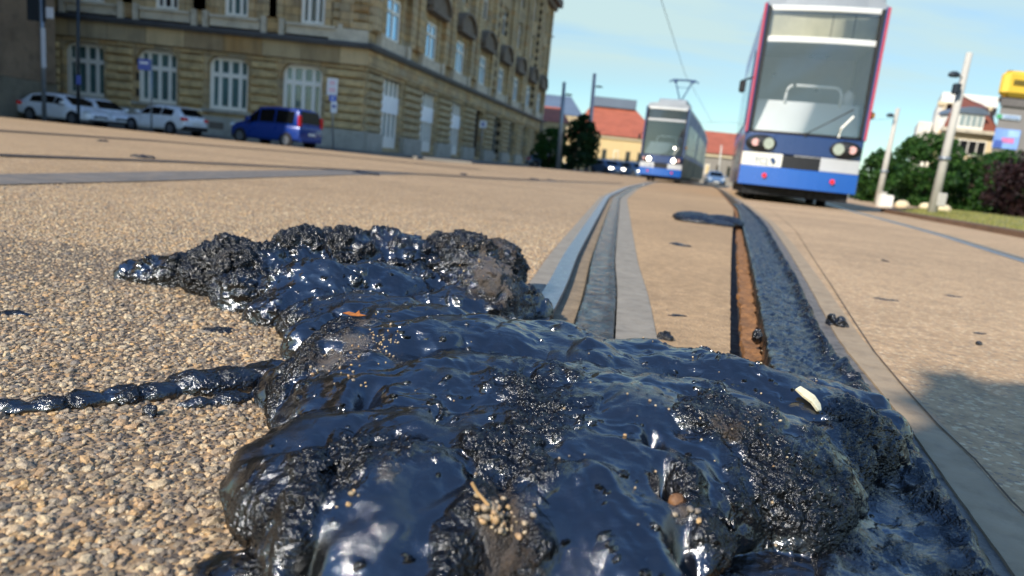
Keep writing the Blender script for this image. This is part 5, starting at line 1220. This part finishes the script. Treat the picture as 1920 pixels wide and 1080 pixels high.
# ------------------------------------------------------------------ masts, lamps, signs
M_mast = mat('pale_concrete_mast', 'b5b0a4', .75, var=.1, vs=2, bump=.004, bs=60)
M_gal = mat('galvanised_steel', '8e9498', .45, .6, .1, 5)
M_dkp = mat('dark_lamp_metal', '2c343c', .5, .4, .1, 5)
def mast(label, u0, v0, u1, v1, Y, r0, m, arms, collar=True, z=0.0, base_box=False):
    p = atY(u0, v0, Y); q = atY(u1, v1, Y); r = empty('lamp_mast', (p.x, Y, z)); tag(r, label, 'mast', 'masts beside the tram tracks')
    top = Vector((q.x, Y, q.z)); bot = Vector((p.x, Y, z - .1))
    MB().tube([bot, top], r0, 14, r0 * .62).build('pole', m, r, True)
    if collar:
        c = bot.lerp(top, .37); MB().tube([c - Vector((0, 0, .05)), c + Vector((0, 0, .05))], r0 * 1.12, 14).build('collar', M_gal, r, True)
    if base_box: c = bot.lerp(top, .09); MB().cbox(c.x, c.x + r0 * 1.9, Y - r0 * 1.2, Y - r0 * .2, c.z - .05, c.z + .3, .02).build('junction_box', M_mast, r)
    for (u, v, kind) in arms:
        a = atY(u, v, Y - .25); s = min(max((a.z - bot.z) / (top.z - bot.z), 0), 1); c = bot.lerp(top, s)
        if kind == 'lamp':
            l = MB(); k = .10 if Y < 40 else r0 * 1.05; l.rings([[(a.x + k * 1.5 * math.cos(t_ * math.pi / 6) * f, a.y + k * .9 * math.sin(t_ * math.pi / 6) * f, a.z + dz) for t_ in range(12)] for f, dz in ((.6, -.05), (1, -.02), (1, .03), (.5, .09))]); h_ = l.build('lamp_head', M_dkp, r, True)
            MB().tube([c, a + Vector((0, 0, .02))], .02, 6).build('lamp_arm', M_gal, r)
        else:
            MB().cbox(a.x - .08, a.x + .08, a.y, a.y + .16, a.z - .13, a.z + .13, .02).build('switch_box', M_dkp, r)
            MB().tube([c, a + Vector((0, .1, 0))], .02, 6).build('bracket', M_gal, r)
    return r
mast('thick pale mast leaning in view at the right, lamp and box on its left side', 1746, 402, 1818, 99, 18.3, .122, M_mast, [(1789, 141, 'lamp'), (1797, 166, 'box')], base_box=True)
mast('thinner pale mast between the near tram and the thick mast', 1643, 388, 1684, 203, 28, .13, M_mast, [(1669, 217, 'lamp')], base_box=True)
mast('grey steel mast left of the dark cone shaped tree', 1047, 312, 1058, 154, 60, .22, M_gal, [(1066, 178, 'lamp')], False)
mast('taller pink grey mast rising behind the dark cone shaped tree', 1100, 318, 1115, 138, 66, .24, mat('pinkish_steel', 'a8a0a4', .5, .3), [(1123, 163, 'lamp')], False)
mast('thin mast seen in the gap between the two trams', 1346, 342, 1353, 272, 78, .12, M_mast, [], False)
mast('street lamp arm by the far corner of the sandstone building', 1011, 300, 1028, 66, 97, .16, M_gal, [(1036, 69, 'lamp')], False)
# white objects at the foot of the masts
bx = gnd(1660, 391); r = empty('power_cabinet', (bx.x, 23.5, 0)); tag(r, 'small white cabinet at the foot of the thinner mast', 'cabinet')
p = atY(1661, 391, 23.5); b = MB(); b.cbox(p.x - .22, p.x + .22, 23.5, 23.8, -.02, .42, .03); b.build('housing', M_whp, r); MB().box(p.x - .18, p.x + .18, 23.485, 23.497, .05, .36).build('door', M_wf, r)
for i, (u, lab) in enumerate([(1690, 'pale stone block lying right of the white cabinet'), (1770, 'pale stone block right of the foot of the thick mast'), (1735, 'pale stone block left of the foot of the thick mast')]):
    p = atY(u, 392, 25 + i); b = MB(); b.sphere((p.x, 25 + i, .12), (.26, .2, .18), 9, 6); o = b.build('stone_block', M_cream, None); tag(o, lab, 'stone', 'pale blocks on the lawn edge')

M_sw = mat('white_sign_face', 'd5d6da', .4, var=.03, vs=5); M_sb = mat('blue_sign_face', '2b5fc4', .4, var=.05, vs=5); M_sbd = mat('slate_blue_sign_face', '4a5aa0', .4, var=.05, vs=5)
def sign_post(label, u0, v0, Y, utop, vtop, plates, z=STREET_Z, r0=.04, m=None):
    p = atY(u0, v0, Y); q = atY(utop, vtop, Y); r = empty('road_sign', (p.x, Y, z)); tag(r, label, 'sign')
    MB().tube([(p.x, Y, z), (q.x, Y, q.z)], r0, 10).build('post', m or M_gal, r, True)
    for (u, v, w_, h_, mm, deco) in plates:
        c = atY(u, v, Y - .07); MB().cbox(c.x - w_ / 2, c.x + w_ / 2, Y - .075, Y - .05, c.z - h_ / 2, c.z + h_ / 2, .008).build('sign_plate', mm, r)
        for (x0, x1, z0, z1, dm) in deco: MB().box(c.x - w_ / 2 + w_ * x0, c.x - w_ / 2 + w_ * x1, Y - .082, Y - .0765, c.z - h_ / 2 + h_ * z0, c.z - h_ / 2 + h_ * z1).build('print', dm, r)
    return r
M_pk = mat('pale_red_print', 'dcb4bc', .5)
sign_post('parking sign post with white, blue and white plates right of the blue van', 625, 282, 36.5, 622, 146, [(623, 163, .55, .86, M_sw, [(.25, .75, .62, .85, M_pk), (.2, .8, .2, .45, M_pk)]), (624, 184, .36, .32, M_sb, [(.42, .58, .2, .8, M_sw)]), (626, 201, .33, .58, M_sw, [(.2, .8, .45, .7, M_sbd)])])
sign_post('slate blue sign plate on a thin post before the white hatchback', 284, 251, 32, 284, 112, [(270, 121, .56, .50, M_sbd, [(.15, .85, .55, .75, M_sw)])])
sign_post('small white round sign on a post by the brown side door', 900, 300, 62, 906, 226, [(906, 233, .62, .62, M_sw, [(.3, .7, .3, .7, M_sbd)])], z=0)
r = sign_post('grey street pole covered in stickers with a dark sign box on top at the left', 83, 217, 33.5, 77, -40, [(68, 12, .9, 1.3, M_dkp, []), (93, 24, .36, .5, M_sw, [])], r0=.10)
p = atY(82, 90, 33.4); MB().box(p.x - .11, p.x + .10, 33.38, 33.395, p.z - .9, p.z + .9).build('sticker', M_sw, r)
sign_post('black thin lamp pole standing before the leftmost white car', 147, 234, 31.5, 146, -60, [(147, 150, .22, .4, M_sbd, [])], r0=.07, m=M_dkp)

# overhead line
M_wire = mat('contact_wire', '4a545c', .5, .4)
def wire(label, pts, rr):
    o = MB().tube(pts, rr, 6).build('overhead_wire', M_wire); tag(o, label, 'wire', 'overhead line wires'); return o
pan = gnd(1284, 138, 5.52)
wire('contact wire running down to the pantograph of the far tram', [tuple(gnd(1190, -150, 5.52)), tuple(gnd(1240, 0, 5.52)), tuple(pan), tuple(pan + Vector((9, 28, 0)))], .011)
wire('thin cross wire hung behind the near tram', [tuple(atY(1684, 222, 28)), tuple(atY(1500, 232, 34)), tuple(atY(1290, 228, 40))], .007)

# unseen tree added behind the camera to cast the shadow on the right slab
tree('added_shade_tree', 'thin young unseen tree added for the round shadow on the right slab', 'tree', -1.70, -2.13, 2.9, .50, M_lg, 77, n=1700, ls=.07, z0=0, crown_base=.78)
